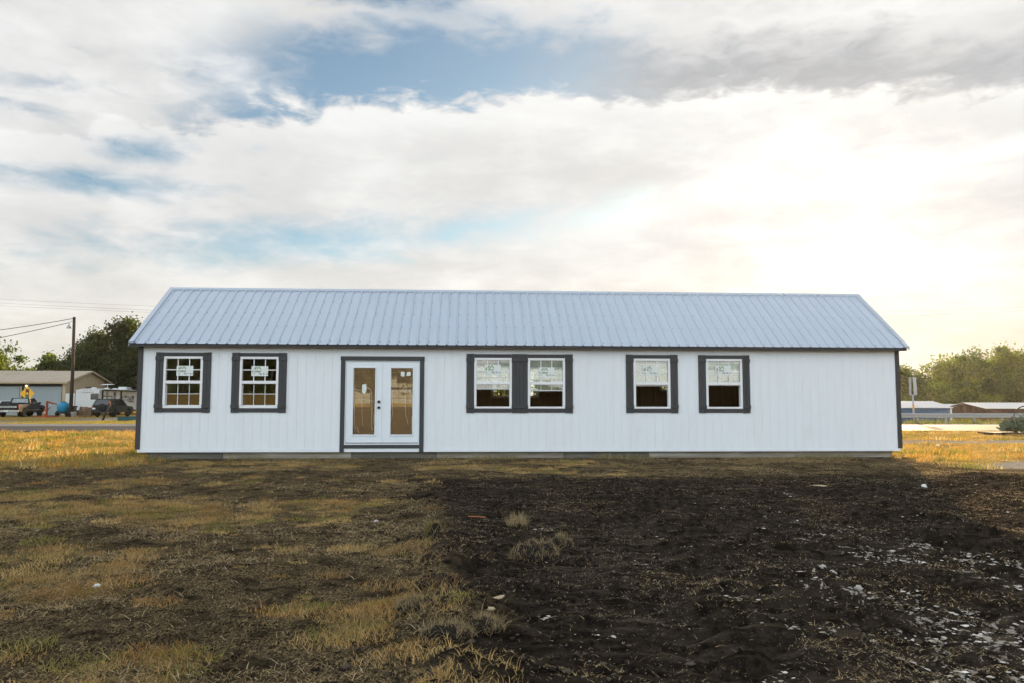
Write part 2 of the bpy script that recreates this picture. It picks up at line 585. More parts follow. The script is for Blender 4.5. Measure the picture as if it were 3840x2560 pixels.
while xx < HL - .1:
    if not any(h[0] - .02 < xx < h[1] + .02 for h in bh):
        inst('stud', sm, HOUSE, (xx, DEPTH - .12, 0))
    xx += 0.4064
for h in bh:
    MB().box(h[0] - .05, h[1] + .05, DEPTH - .12, DEPTH - .031, h[2] - .06, h[2] - .02).build('window_stool', STUD, HOUSE)
    MB().box(h[0] - .05, h[1] + .05, DEPTH - .12, DEPTH - .031, h[3] + .02, h[3] + .14).build('window_header', STUD, HOUSE)
# partition walls inside
MB().box(1.6, 1.69, 0.12, DEPTH - .13, 0.235, 2.6).build('partition_wall', INNER, HOUSE)
MB().box(-5.6, -5.51, 0.12, DEPTH - .13, 0.235, 2.6).build('partition_wall', INNER, HOUSE)

# roof: deck, ribbed panels, ridge cap, rake trim, screws
RX = HL + 0.145
EY, EZ = -0.19, 2.680
RY, RZ = DEPTH / 2, 4.275
sl = Vector((0, RY - EY, RZ - EZ))
SLEN = sl.length
SANG = math.atan2(sl.z, sl.y)
mb = MB()
mb.prism_x([(EY + .02, EZ - .025), (RY, RZ - .03), (2 * RY - EY - .02, EZ - .025), (2 * RY - EY - .02, EZ - .06), (RY, RZ - .075), (EY + .02, EZ - .06)], -RX + .02, RX - .02)
ROOF = mb.build('roof', [INNER], HOUSE)
NP = 20
PW = 2 * RX / NP
rp = PW / 4
prof = []
for k in range(4):
    c = (k + .5) * rp
    prof += [(c - .028, 0), (c - .011, .025), (c + .011, .025), (c + .028, 0)]
prof = [(0, 0)] + prof + [(PW, 0)]
mb = MB()
n = len(prof)
vs = []
segs = 6
for j in range(segs + 1):
    t = SLEN * j / segs - 0.025 * (j == 0)
    for (x, h) in prof:
        vs.append((x, t, h))
fs = []
for j in range(segs):
    for i in range(n - 1):
        fs.append((j * n + i, j * n + i + 1, (j + 1) * n + i + 1, (j + 1) * n + i))
mb.add(vs, fs)
panel = mb.mesh('roof_panel')
panel.materials.append(ROOF_METAL)
for i in range(NP):
    inst('roof_panel', panel, ROOF, (-RX + i * PW + .0005, EY, EZ + (i % 2) * .0012), (SANG, 0, 0))
for i in range(NP):
    inst('roof_panel', panel, ROOF, (RX - i * PW - .0005, 2 * RY - EY, EZ + (i % 2) * .0012), (SANG, 0, math.pi))
mb = MB()
cp = 0.115
for sgn in (1, -1):
    dy = math.cos(SANG) * cp; dz = math.sin(SANG) * cp
    a = (-RX - .03, RY - sgn * dy, RZ - dz + .030); b = (RX + .03, RY - sgn * dy, RZ - dz + .030)
    c = (RX + .03, RY, RZ + .034); d = (-RX - .03, RY, RZ + .034)
    mb.loft([a, b, c, d], [(p[0], p[1], p[2] - .006) for p in (a, b, c, d)])
    mb.quad(a, b, (b[0], b[1], b[2] - .022), (a[0], a[1], a[2] - .022))
mb.build('ridge_cap', ROOF_METAL, ROOF)
for sx in (-1, 1):
    mb = MB()
    x0, x1 = sorted((sx * (RX - .085), sx * (RX + .028)))
    nrm = Vector((0, -math.sin(SANG), math.cos(SANG)))
    p0 = Vector((0, EY - .02, EZ - .012)) + nrm * .031
    p1 = Vector((0, RY, RZ)) + nrm * .026
    mb.loft([(x0, p0.y, p0.z), (x1, p0.y, p0.z), (x1, p1.y, p1.z), (x0, p1.y, p1.z)], [(x0, p0.y, p0.z - .004), (x1, p0.y, p0.z - .004), (x1, p1.y, p1.z - .004), (x0, p1.y, p1.z - .004)])
    xe = sx * (RX + .028)
    mb.loft([(xe, p0.y, p0.z), (xe, p1.y, p1.z), (xe, p1.y, p1.z - .10), (xe, p0.y, p0.z - .10)], [(xe - sx * .004, p0.y, p0.z), (xe - sx * .004, p1.y, p1.z), (xe - sx * .004, p1.y, p1.z - .10), (xe - sx * .004, p0.y, p0.z - .10)])
    q0 = Vector((0, 2 * RY - EY + .02, EZ - .012)) + Vector((0, math.sin(SANG), math.cos(SANG))) * .024
    mb.loft([(x0, p1.y, p1.z), (x1, p1.y, p1.z), (x1, q0.y, q0.z), (x0, q0.y, q0.z)], [(x0, p1.y, p1.z - .004), (x1, p1.y, p1.z - .004), (x1, q0.y, q0.z - .004), (x0, q0.y, q0.z - .004)])
    mb.loft([(xe, p1.y, p1.z), (xe, q0.y, q0.z), (xe, q0.y, q0.z - .10), (xe, p1.y, p1.z - .10)], [(xe - sx * .004, p1.y, p1.z), (xe - sx * .004, q0.y, q0.z), (xe - sx * .004, q0.y, q0.z - .10), (xe - sx * .004, p1.y, p1.z - .10)])
    mb.build('rake_trim', ROOF_METAL, ROOF)
mb = MB()
nrm = Vector((0, -math.sin(SANG), math.cos(SANG)))
dirv = sl.normalized()
for i in range(NP * 4):
    xs_ = -RX + (i + .5) * rp + .045
    for t in (0.10, 0.82, 1.48, 2.12, SLEN - .16):
        p = Vector((xs_, EY, EZ)) + dirv * (t + random.uniform(-.012, .012)) + nrm * .0015
        mb.cyl(p, p + nrm * .009, .011, .008, 5)
so = mb.build('roof_screws', SCREW, ROOF)
tag(so, kind='stuff')
# eave fascia and soffit
MB().box(-RX + .015, RX - .015, EY + .015, EY + .04, EZ - .085, EZ - .012).build('fascia', TRIM_BROWN, HOUSE)
MB().box(-RX + .015, RX - .015, EY + .041, -.002, EZ - .062, EZ - .050).build('soffit', TRIM_BROWN, HOUSE)
MB().box(-RX + .015, RX - .015, 2 * RY - EY - .04, 2 * RY - EY - .015, EZ - .085, EZ - .012).build('fascia', TRIM_BROWN, HOUSE)
# corner boards
for sx in (-1, 1):
    x0, x1 = sorted((sx * (HL - .085), sx * (HL + .022)))
    MB().bbox(x0, x1, -.024, .002, 0.222, 2.618).build('corner_board', TRIM_BROWN, HOUSE)
    x0, x1 = sorted((sx * (HL + .001), sx * (HL + .021)))
    MB().box(x0, x1, .003, .11, 0.222, 2.60).build('corner_board', TRIM_BROWN, HOUSE)
# bottom board and skids
MB().bbox(-HL + .03, DX0 - .104, -.018, .10, Z_SK, Z_TR - .002).build('bottom_board', WHITE_SIDING, HOUSE)
MB().bbox(DX0 - .002, DX1 + .002, -.010, .10, Z_SK, 0.232).build('bottom_board', WHITE_SIDING, HOUSE)
MB().bbox(DX1 + .104, HL - .03, -.018, .10, Z_SK, Z_TR - .002).build('bottom_board', WHITE_SIDING, HOUSE)
sk = [(-8.95, -7.2, 1), (-7.19, -4.22, 0), (-4.21, -2.21, 1), (-2.20, 0.84, 0), (0.85, 2.90, 1), (2.91, 8.98, 0)]
for i, (a, b, kx) in enumerate(sk):
    mb = MB()
    l = a + (.10 if i == 0 else 0); r = b - (.10 if i == 5 else 0)
    yo = 0.075 + 0.012 * (i % 2)
    mb.loft([(l, yo, -.05), (r, yo, -.05), (b, yo, Z_SK - .004), (a, yo, Z_SK - .004)], [(l, yo + .09, -.05), (r, yo + .09, -.05), (b, yo + .09, Z_SK - .004), (a, yo + .09, Z_SK - .004)])
    mb.build('skid_board', SKID2 if kx else SKID, HOUSE)
for y in (1.45, 2.7, 4.05):
    MB().box(-8.95, 8.95, y, y + .14, -.05, Z_SK - .004).build('skid_board', SKID2, HOUSE)

# ---- windows
pane_cache = {}


def sticker(parent, cx, cz, y, w=0.385, h=0.235, tilt=0.0):
    st = MB().box(-w / 2, w / 2, 0, .0015, -h / 2, h / 2).build('sticker', STICKER, parent, (cx, y, cz), (0, tilt, 0))
    return st


LOGO = []
for poly in ([(0.03, .62), (.07, .34), (.22, .12), (.36, .06), (.13, .64)], [(.17, .64), (.42, .05), (.50, .05), (.25, .64)], [(.50, .06), (.60, .36), (.53, .38), (.46, .22)],
             [(.33, .48), (.59, .47), (.54, .61), (.27, .64)], [(.06, .72), (.14, .72), (.13, .92)], [(.16, .72), (.22, .72), (.15, .95)]):
    LOGO.append(poly)
_lm = MB()
for poly in LOGO:
    a = [((px - .5) * .385, -.0012, (.5 - py) * .235) for px, py in poly]
    _lm.quad(*a)
LOGO_ME = _lm.mesh('sticker_logo'); LOGO_ME.materials.append(LOGO_GREEN)
TXT_ME = text_mesh('Ply Gem', 0.06, 0.205, 0.0008); TXT_ME.materials.append(INK)
for v in TXT_ME.vertices:
    v.co.x += .085; v.co.z -= .072; v.co.y = -.0014


def window(x, z, w, h, raise_, st=None, flip=False, grid=True, panes=None, slider=False):
    """single-hung window; raise_ lifts the lower sash behind the upper one"""
    fw = 0.056
    mb = MB()
    x0, x1, z0, z1 = -w / 2, w / 2, -h / 2, h / 2
    mb.bbox(x0, x1, -.028, .10, z1 - fw, z1); mb.bbox(x0, x1, -.028, .10, z0, z0 + .046)
    mb.bbox(x0, x0 + fw, -.0275, .10, z0 + .046, z1 - fw); mb.bbox(x1 - fw, x1, -.0275, .10, z0 + .046, z1 - fw)
    zm = z0 + .046 + (h - .046 - fw) * .475
    if not slider:
        mb.bbox(x0 + fw, x1 - fw, -.022, .03, zm, zm + .07)
    else:
        mb.bbox(-.03, .03, -.022, .03, z0 + .046, z1 - fw)
    wo = mb.build('window', VINYL, HOUSE, (x, 0 if not flip else DEPTH, z), (0, 0, math.pi if flip else 0))
    gx0, gx1 = x0 + fw, x1 - fw
    if slider:
        for (a, b) in ((gx0, -.03), (.03, gx1)):
            MB().box(a, b, .012, .015, z0 + .046, z1 - fw).build('pane', GLASS, wo)
        mb = MB()
        zc = (z0 + z1) / 2
        mb.box(gx0, gx1, .003, .010, zc - .009, zc + .009)
        for t in (.25, .75):
            xc = gx0 + (gx1 - gx0) * t
            mb.box(xc - .009, xc + .009, .0035, .0095, z0 + .046, z1 - fw)
        mb.build('grille', VINYL, wo)
        return wo

    def sash(a, b, yg, bars, dz, mat, pieces):
        cols = 3
        cw = (gx1 - gx0) / cols
        rh = (b - a) / 2
        key = (round(cw, 4), round(rh, 4))
        if key not in pane_cache:
            me = MB().box(-cw / 2, cw / 2, 0, .003, -rh / 2, rh / 2).mesh('pane'); me.materials.append(GLASS)
            pane_cache[key] = me
        for i in range(cols):
            for j in range(2):
                inst('pane', pane_cache[key], wo, (gx0 + cw * (i + .5), yg, a + rh * (j + .5) + dz))
        mb = MB()
        for i in (1, 2):
            xc = gx0 + cw * i
            mb.box(xc - bars, xc + bars, yg - .010, yg - .003, a + dz, b + dz)
        mb.box(gx0, gx1, yg - .0105, yg - .0025, a + rh - bars + dz, a + rh + bars + dz)
        mb.build('grille', mat, wo)
    sash(zm + .07, z1 - fw, .014, .0105, 0, VINYL, True)
    # lower sash with its own rails
    dz = raise_ * ((z1 - fw) - (zm + .07))
    la, lb = z0 + .046, zm + .02
    mb = MB()
    mb.box(gx0 + .001, gx1 - .001, .040, .065, la + dz, la + .028 + dz)
    mb.box(gx0 + .001, gx1 - .001, .040, .065, lb + dz, lb + .03 + dz)
    mb.box(gx0 + .001, gx0 + .014, .0405, .0645, la + .028 + dz, lb + dz); mb.box(gx1 - .014, gx1 - .001, .0405, .0645, la + .028 + dz, lb + dz)
    mb.build('lower_sash', GRILLE if raise_ < .9 else VINYL, wo)
    sash(la + .028, lb, .052, .008, dz, GRILLE, True)
    if st:
        so_ = sticker(wo, st[0], z1 - st[1], .0118)
        inst('sticker_logo', LOGO_ME, wo, (st[0], .0126, z1 - st[1]))
        inst('sticker_lettering', TXT_ME, wo, (st[0], .0127, z1 - st[1]))
    return wo


def board(x0, x1, z0, z1, y0=-.026, y1=-.002, name='trim_board'):
    mb = MB().bbox(-(x1 - x0) / 2, (x1 - x0) / 2, y0, y1, z0, z1)
    return mb


def shutter(xa, xb, boards, gap):
    """upright boards with a cross batten near each end"""
    zt, zb = WZ + WH / 2 + .095, WZ - WH / 2 - .105
    w = (xb - xa) / boards
    cw = .006
    so_ = MB().box(xa + .004, xb - .004, -.0035, -.0005, zb + .01, zt - .01).build('shutter', BACKER if gap < .005 else WHITE_SIDING, HOUSE)
    for a_, b_ in ((zt - .185, zt - .098), (zb + .108, zb + .192)):
        MB().bbox(xa - cw, xb + cw, -.044, -.0265, a_, b_).build('cross_batten', TRIM_DARK, so_)
    for i in range(boards):
        g0 = gap / 2 if i else 0
        g1 = gap / 2 if i < boards - 1 else 0
        MB().bbox(xa + i * w + g0, xa + (i + 1) * w - g1, -.026 + random.uniform(0, .002), -.004, zb + random.uniform(-.003, .003), zt + random.uniform(-.003, .003)).build('shutter_board', TRIM_DARK, so_)


RAISE = [0, 0, .80, .73, .97, 1.0]
STK = [(.026, .337), (.004, .337), (-.009, .28), (.008, .34), (-.028, .29), (-.012, .277)]
for x, rz_, s in zip(WIN_X, RAISE, STK):
    window(x, WZ, WW, WH, rz_, s)
    MB().bbox(x - WW / 2 + .001, x + WW / 2 - .001, -.022, -.002, WZ + WH / 2 + .001, WZ + WH / 2 + .088).build('head_trim', TRIM_DARK, HOUSE)
    MB().bbox(x - WW / 2 + .001, x + WW / 2 - .001, -.022, -.002, WZ - WH / 2 - .096, WZ - WH / 2 - .001).build('sill_trim', TRIM_DARK, HOUSE)
SW = .186
for i, x in enumerate(WIN_X):
    gapL = .007 if i in (0, 1, 5) else .003
    gapR = .007 if i in (1, 5) else .003
    if i != 3: shutter(x - WW / 2 - SW, x - WW / 2 - .001, 2, gapL)
    if i != 2: shutter(x + WW / 2 + .001, x + WW / 2 + SW, 2, gapR)
shutter(WIN_X[2] + WW / 2 + .001, WIN_X[3] - WW / 2 - .001, 4, .003)
for k, (x, z, w, h) in enumerate(BACK_WIN):
    window(x, z, w, h, 0, (0.0, .33) if k < 2 else None, flip=True, slider=(k >= 2))

# ---- double door
mb = MB()
mb.bbox(DX0 - .103, DX0 - .001, -.026, -.001, Z_SK + .002, DZ1 + .002)
mb.build('door_trim', TRIM_DARK, HOUSE)
mb = MB()
mb.bbox(DX1 + .001, DX1 + .103, -.026, -.001, Z_SK + .002, DZ1 + .002)
mb.build('door_trim', TRIM_DARK, HOUSE)
MB().bbox(DX0 - .110, DX1 + .110, -.028, -.001, DZ1 + .003, DZ1 + .103).build('door_trim', TRIM_DARK, HOUSE)
MB().bbox(DX0 - .0005, DX1 + .0005, -.024, -.001, 0.236, 0.318).build('door_trim', TRIM_DARK, HOUSE)
mb = MB()
mb.bbox(DX0, DX0 + .022, -.010, .10, DZ0, DZ1); mb.bbox(DX1 - .022, DX1, -.010, .10, DZ0, DZ1); mb.bbox(DX0 + .022, DX1 - .022, -.010, .10, DZ1 - .02, DZ1)
mb.bbox(DX0, DX1, -.022, .10, 0.320, DZ0 + .004)
mb.build('door_frame', DOOR_WHITE, HOUSE)
MB().box(DX0 + .022, DX1 - .022, .03, .09, DZ0 + .004, DZ0 + .022).build('door_sweep', RUBBER, HOUSE)
MIDX = -3.517
for k, (a, b, ga, gb) in enumerate(((DX0 + .024, MIDX - .004, -4.192, -3.676), (MIDX + .004, DX1 - .024, -3.306, -2.788))):
    ga += .012; gb += .012
    gz0, gz1 = .556, 2.132
    z0, z1 = DZ0 + .024, DZ1 - .024
    mb = MB()
    mb.bbox(a, ga, .010, .050, z0, z1); mb.bbox(gb, b, .010, .050, z0, z1)
    mb.bbox(ga, gb, .0105, .0495, gz1, z1); mb.bbox(ga, gb, .0105, .0495, z0, gz0)
    dl = mb.build('door_leaf', DOOR_WHITE, HOUSE)
    mb = MB()
    e = .034
    mb.bbox(ga - e, ga + .004, -.004, .0095, gz0 - e, gz1 + e, .008); mb.bbox(gb - .004, gb + e, -.004, .0095, gz0 - e, gz1 + e, .008)
    mb.bbox(ga + .0045, gb - .0045, -.0035, .009, gz1 - .004, gz1 + e, .008); mb.bbox(ga + .0045, gb - .0045, -.0035, .009, gz0 - e, gz0 + .004, .008)
    mb.build('glazing_bead', DOOR_WHITE, dl)
    MB().box(ga, gb, .026, .030, gz0, gz1).build('glass_pane', DOOR_GLASS, dl)
    # folds of the protective plastic film and paper labels on the glass
    w = gb - ga
    mb = MB()
    if k == 0:
        paths = [[(.02, .98), (.03, .80), (.06, .30), (.10, .08), (.20, .12), (.28, .03)], [(.40, .70), (.40, .45), (.43, .13)], [(.60, .72), (.82, .66), (.86, .40), (.84, .12), (.92, .06), (.97, .30)], [(.02, .54), (.35, .53), (.97, .50)]]
    else:
        paths = [[(.10, .66), (.05, .55), (.10, .34), (.03, .20)], [(.18, .68), (.36, .60), (.48, .66), (.62, .70)], [(.64, .60), (.66, .48), (.68, .30), (.80, .15)], [(.98, .28), (.97, .05)], [(.02, .53), (.45, .53), (.95, .51)], [(.60, .78), (.72, .70), (.66, .66), (.80, .64)]]
    for pth in paths:
        pts = [(ga + w * px, .0235, gz0 + (gz1 - gz0) * pz) for px, pz in pth]
        mb.tube(pts, .0042, 4)
    mb.build('film_fold', FILM, dl)
    mb = MB()
    if k == 0:
        mb.quad(*[(ga + w * px, .0232, gz0 + (gz1 - gz0) * pz) for px, pz in ((.40, .64), (.52, .60), (.60, .68), (.58, .76), (.40, .75))])
    else:
        mb.quad(*[(ga + w * px, .0232, gz0 + (gz1 - gz0) * pz) for px, pz in ((.44, .88), (.60, .87), (.62, .94), (.44, .95))])
        mb.quad(*[(ga + w * px, .0232, gz0 + (gz1 - gz0) * pz) for px, pz in ((.70, .88), (.90, .89), (.88, .945), (.72, .94))])
    mb.build('paper_label', STICKER, dl)
    if k == 0:
        for nm, zc in (('deadbolt', 1.332), ('door_knob', 1.195)):
            MB().lathe([(.0, .0), (.032, .0), (.034, -.008), (.030, -.014), (.026, -.030), (.029, -.042), (.022, -.055), (.001, -.057)], (-3.574, .009, zc), 14, 'y').build(nm, BLACK_METAL, dl)
    else:
        MB().bbox(MIDX - .016, MIDX + .016, -.002, .0095, z0, z1).build('astragal', DOOR_WHITE, dl)

# ------------------------------------------------------------------ ground
def vnoise(x, y, seed=0):
    xi = np.floor(x).astype(np.int64); yi = np.floor(y).astype(np.int64)
    xf = x - xi; yf = y - yi
    u = xf * xf * (3 - 2 * xf); v = yf * yf * (3 - 2 * yf)

    def h(a, b):
        n = (a * 374761393 + b * 668265263 + seed * 1442695041) & 0xFFFFFFFF
        n = ((n ^ (n >> 13)) * 1274126177) & 0xFFFFFFFF
        return ((n ^ (n >> 16)) & 0xFFFF) / 65535.0
    return (h(xi, yi) * (1 - u) + h(xi + 1, yi) * u) * (1 - v) + (h(xi, yi + 1) * (1 - u) + h(xi + 1, yi + 1) * u) * v


def fbm(x, y, scale, octs=4, seed=0, gain=0.5):
    t = 0; a = 1; s = 0
    for o in range(octs):
        t = t + a * vnoise(x * scale, y * scale, seed + o * 17); s += a
        a *= gain; scale *= 2.03
    return t / s


def sstep(a, b, x):
    t = np.clip((x - a) / (b - a), 0, 1)
    return t * t * (3 - 2 * t)


BY = np.array([-30, -15.5, -14.7, -14.1, -13.3, -11.7, -9.8, -6.5, -4.5, 0])
BX = np.array([-1.4, -1.50, -1.57, -1.60, -1.55, -1.68, -1.86, -2.15, -2.4, -2.6])


def bound(y):
    return np.interp(y, BY, BX)


def z_bladed(x, y):
    """1 where the dozer has bared the black soil"""
    n = fbm(x, y, 1.1, 4, 3) - .5
    xe = x - bound(y) + n * .95 + (fbm(x, y, 4.0, 3, 6) - .5) * .5
    ye = (-4.3 + 1.1 * n * 2) - y
    fade = 1 - sstep(11.5, 16.0, x + n * 4)
    return sstep(-.18, .25, xe) * sstep(-.5, .9, ye) * fade * sstep(-24, -20, y)


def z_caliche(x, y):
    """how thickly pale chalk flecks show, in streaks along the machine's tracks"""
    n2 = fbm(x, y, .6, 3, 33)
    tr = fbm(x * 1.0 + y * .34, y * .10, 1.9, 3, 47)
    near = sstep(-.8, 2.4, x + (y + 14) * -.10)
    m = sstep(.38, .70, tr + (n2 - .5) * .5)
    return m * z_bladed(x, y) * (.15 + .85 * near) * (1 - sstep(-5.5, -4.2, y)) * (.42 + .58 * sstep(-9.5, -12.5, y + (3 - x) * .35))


def z_gravel(x, y):
    n = fbm(x, y, .35, 4, 5) - .5
    lot = sstep(29.5, 30.5, y) * (1 - sstep(-24, -19, x + n * 4)) * (1 - sstep(-1.2, .5, ((x + 34) * .9 + (40.5 - y) * 0) * 0 + strip(x, y)))
    g1 = (1 - sstep(.5, 1.6, np.abs(y - 7.0 - .12 * (x - 14) + n * 1.6))) * sstep(9.8, 11.5, x)
    g2 = (1 - sstep(.3, 1.0, np.abs(y + 2.0 - .28 * (x - 11.5) + n * 1.2))) * sstep(8.8, 10.4, x + n)
    return np.clip(np.maximum(np.maximum(lot, g1 * .95), g2), 0, 1)


def strip(x, y):
    """yellow verge between the road and the gravel lot on the left"""
    n = fbm(x, y, .5, 3, 8) - .5
    return np.where((y > 29.3) & (x > -31 + n * 3), 1.0, -2.0) * np.where(y < 39.5 + (x + 28) * .35 + n * 2, 1, -1) + 0 * x


def z_grass(x, y):
    """patchy dry turf"""
    n = fbm(x, y, .95, 4, 61, .55)
    m = fbm(x, y, .22, 3, 71)
    base = sstep(.50, .64, n + (m - .5) * .35)
    return base * (1 - z_bladed(x, y))


def z_lush(x, y):
    """denser golden turf away from the bared plot"""
    n = fbm(x, y, .3, 3, 81) - .5
    left = sstep(-2.6, -1.0, y + n * 1.6) * sstep(7.8, 9.3, -x)
    right = sstep(-5.0, -1.8, y - .1 * (x - 9) + n * 4) * sstep(8.2, 9.6, x + n * 2)
    back = np.maximum(sstep(4.5, 5.5, y), 1 - sstep(-26, -22, y))
    return np.clip(np.maximum(np.maximum(left, right), back), 0, 1) * (1 - z_gravel(x, y))


def height(x, y):
    fl = 1 - sstep(-.25, .05, y) * (1 - sstep(4.4, 4.9, y)) * (np.abs(x) < 9.3)        # level under the building
    near = 1 - sstep(12, 30, np.hypot(x + 1, y + 12))
    b = z_bladed(x, y)
    z = (fbm(x, y, .55, 3, 1) - .5) * .09 * near * fl
    z = z + (fbm(x, y, 4.5, 4, 2, .6) - .5) * (.055 + .055 * b) * near * fl
    # berm of torn turf along the edge of the bared plot
    d = x - bound(y) - .05
    wv = fbm(x, y, 1.4, 3, 9)
    berm = np.exp(-(d / .30) ** 2) * sstep(-4.8, -6.2, y) * (1 - .72 * sstep(-11.2, -10.2, y))
    z = z + berm * (.035 + .12 * sstep(.42, .75, wv)) + berm * (fbm(x, y, 7, 3, 12) - .4) * .07
    # track ruts
    rut = np.sin((x - .10 * y) * 4.2 + fbm(x, y, .4, 2, 4) * 5) * .5 + .5
    z = z - b * rut * .018 * near
    trk = sstep(.50, .60, fbm(x - .12 * y, y * .05, .8, 2, 14)) * b
    z = z + trk * near * .042 * np.sin(y * 36 + fbm(x, y, 1.5, 3, 15) * 7) * sstep(.35, .6, fbm(x, y, 2.2, 2, 16))
    z = z - .02 * fl * (np.abs(y + .2) < 3)
    # a gentle rise behind the photographer
    z = z + 2.6 * sstep(-32, -74, y)
    # land drops beyond the guardrail on the right
    z = z - 1.5 * sstep(31.5, 39, y) * sstep(4, 14, x)
    return z


def axis(lo, hi, step, far, grow=1.12):
    a = list(np.arange(lo, hi + 1e-6, step))
    s = step; p = hi
    up = []
    while p < far:
        s *= grow; p += s; up.append(p)
    s = step; p = lo
    dn = []
    while p > -far:
        s *= grow; p -= s; dn.append(p)
    return np.array(dn[::-1] + a + up)


def fill_mesh(me, co, tris=None, quads=None):
    fc = tris if tris is not None else quads
    k = fc.shape[1]
    me.vertices.add(len(co))
    me.vertices.foreach_set('co', co.astype(np.float32).ravel())
    me.loops.add(fc.size)
    me.loops.foreach_set('vertex_index', fc.astype(np.int32).ravel())
    me.polygons.add(len(fc))
    me.polygons.foreach_set('loop_start', np.arange(0, fc.size, k, dtype=np.int32))
    me.polygons.foreach_set('loop_total', np.full(len(fc), k, dtype=np.int32))
    me.update(calc_edges=True)


def set_col(me, cols, name='Col'):
    at = me.attributes.new(name, 'FLOAT_COLOR', 'POINT')
    c4 = np.ones((len(cols), 4), np.float32)
    c4[:, :3] = cols
    at.data.foreach_set('color', c4.ravel())


def ground_mat():
    m, g, out = new_mat('bare_ground')
    tc = g.n('ShaderNodeTexCoord').outputs['Object']
    zone = g.n('ShaderNodeAttribute', attribute_name='Zone').outputs['Color']
    turf = g.n('ShaderNodeAttribute', attribute_name='Turf').outputs['Color']
    sp = g.n('ShaderNodeSeparateColor'); g.put(sp.inputs[0], zone)
    bl, ca, gr = sp.outputs
    sp2 = g.n('ShaderNodeSeparateColor'); g.put(sp2.inputs[0], turf)
    tu, lu, ro = sp2.outputs
    n_big = g.noise(tc, 1.3, 6, 0.62)
    n_mid = g.noise(tc, 9.0, 6, 0.68)
    n_fin = g.noise(tc, 55.0, 4, 0.7)
    n_ult = g.noise(tc, 170.0, 2, 0.6)
    fib = g.noise(g.v('MULTIPLY', tc, (1.0, 0.45, 1.0)), 75.0, 3, 0.7, 1.2)
    patch = g.noise(tc, 3.2, 5, 0.66, 0.4)
    soil = g.mix(g.ramp(n_mid, 0.35, 0.70), (0.0105, 0.0085, 0.0068), (0.048, 0.038, 0.029))
    soil = g.mix(g.ramp(n_big, 0.50, 0.72, 0, 0.55), soil, (0.064, 0.051, 0.038))
    soil = g.mix(g.m('MULTIPLY', g.ramp(n_ult, 0.60, 0.76, 0, 0.8), g.ramp(patch, 0.35, 0.62)), soil, (0.17, 0.14, 0.10))
    rake = g.noise(g.v('MULTIPLY', tc, (0.55, 4.6, 1.0)), 2.6, 5, 0.66, 0.5)
    lane_ = g.noise(g.v('MULTIPLY', g.v('ADD', tc, g.v('SCALE', g.xyz(g.sep(tc)[1], 0.0, 0.0), 0.28)), (1.0, 0.10, 1.0)), 1.1, 3, 0.55)
    soil = g.mix(g.m('MULTIPLY', g.ramp(rake, 0.50, 0.70, 0, 0.75), g.ramp(lane_, 0.40, 0.62, 0.25, 1.0)), soil, g.mix(n_fin, (0.060, 0.048, 0.036), (0.20, 0.16, 0.115)))
    dry = g.mix(g.ramp(n_mid, 0.36, 0.68), (0.011, 0.009, 0.007), (0.066, 0.051, 0.033))
    dry = g.mix(g.m('MULTIPLY', g.ramp(fib, 0.44, 0.66, 0, 0.9), g.ramp(patch, 0.36, 0.58, 0.12, 1.0)), dry, (0.37, 0.27, 0.14))
    c = g.mix(bl, dry, soil)
    turfc = g.mix(g.ramp(fib, 0.3, 0.68), (0.060, 0.043, 0.020), (0.40, 0.29, 0.135))
    turfc = g.mix(g.ramp(n_big, 0.55, 0.72, 0, 0.6), turfc, (0.13, 0.115, 0.038))
    tm_ = g.ramp(g.m('ADD', tu, g.m('ADD', g.m('MULTIPLY', g.m('SUBTRACT', patch, 0.5), 1.8), g.m('MULTIPLY', g.m('SUBTRACT', n_mid, 0.5), 1.2))), 0.35, 1.05, 0, 0.75)
    c = g.mix(g.m('MULTIPLY', g.m('MULTIPLY', tm_, g.ramp(tu, 0.02, 0.25)), g.ramp(g.m('ADD', g.m('MULTIPLY', fib, 0.5), g.m('MULTIPLY', n_mid, 0.5)), 0.38, 0.58, 0.15, 1.0)), c, turfc)
    lushc = g.mix(g.ramp(n_mid, 0.30, 0.68), (0.16, 0.115, 0.035), (0.42, 0.29, 0.10))
    lushc = g.mix(g.ramp(n_big, 0.58, 0.72, 0, 0.7), lushc, (0.11, 0.105, 0.03))
    lushc = g.mix(g.ramp(g.noise(tc, 2.6, 4), 0.54, 0.66, 0, 0.8), lushc, (0.075, 0.055, 0.034))
    c = g.mix(lu, c, lushc)
    gravc = g.mix(g.ramp(n_fin, 0.3, 0.7), (0.16, 0.155, 0.15), (0.40, 0.385, 0.37))
    c = g.mix(g.m('MULTIPLY', gr, g.ramp(n_mid, 0.22, 0.5, 0.4, 1.0)), c, gravc)
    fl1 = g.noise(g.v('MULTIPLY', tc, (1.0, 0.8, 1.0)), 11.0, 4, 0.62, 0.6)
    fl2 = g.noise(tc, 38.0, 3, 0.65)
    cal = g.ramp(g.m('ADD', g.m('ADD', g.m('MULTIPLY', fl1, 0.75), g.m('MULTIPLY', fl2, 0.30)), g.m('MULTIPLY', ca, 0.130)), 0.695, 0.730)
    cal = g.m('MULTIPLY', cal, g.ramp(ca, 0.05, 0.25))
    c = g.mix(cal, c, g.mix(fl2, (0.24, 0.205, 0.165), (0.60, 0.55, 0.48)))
    b = g.n('ShaderNodeBsdfPrincipled')
    g.put(b.inputs['Base Color'], c)
    b.inputs['Roughness'].default_value = 0.95
    b.inputs['Specular IOR Level'].default_value = 0.0
    bp = g.n('ShaderNodeBump')
    bp.inputs['Strength'].default_value = 0.9
    bp.inputs['Distance'].default_value = 0.035
    g.put(bp.inputs['Height'], g.m('ADD', n_fin, g.m('MULTIPLY', n_mid, 1.2)))
    g.t.links.new(bp.outputs[0], b.inputs['Normal'])
    g.t.links.new(b.outputs[0], out.inputs[0])
    return m


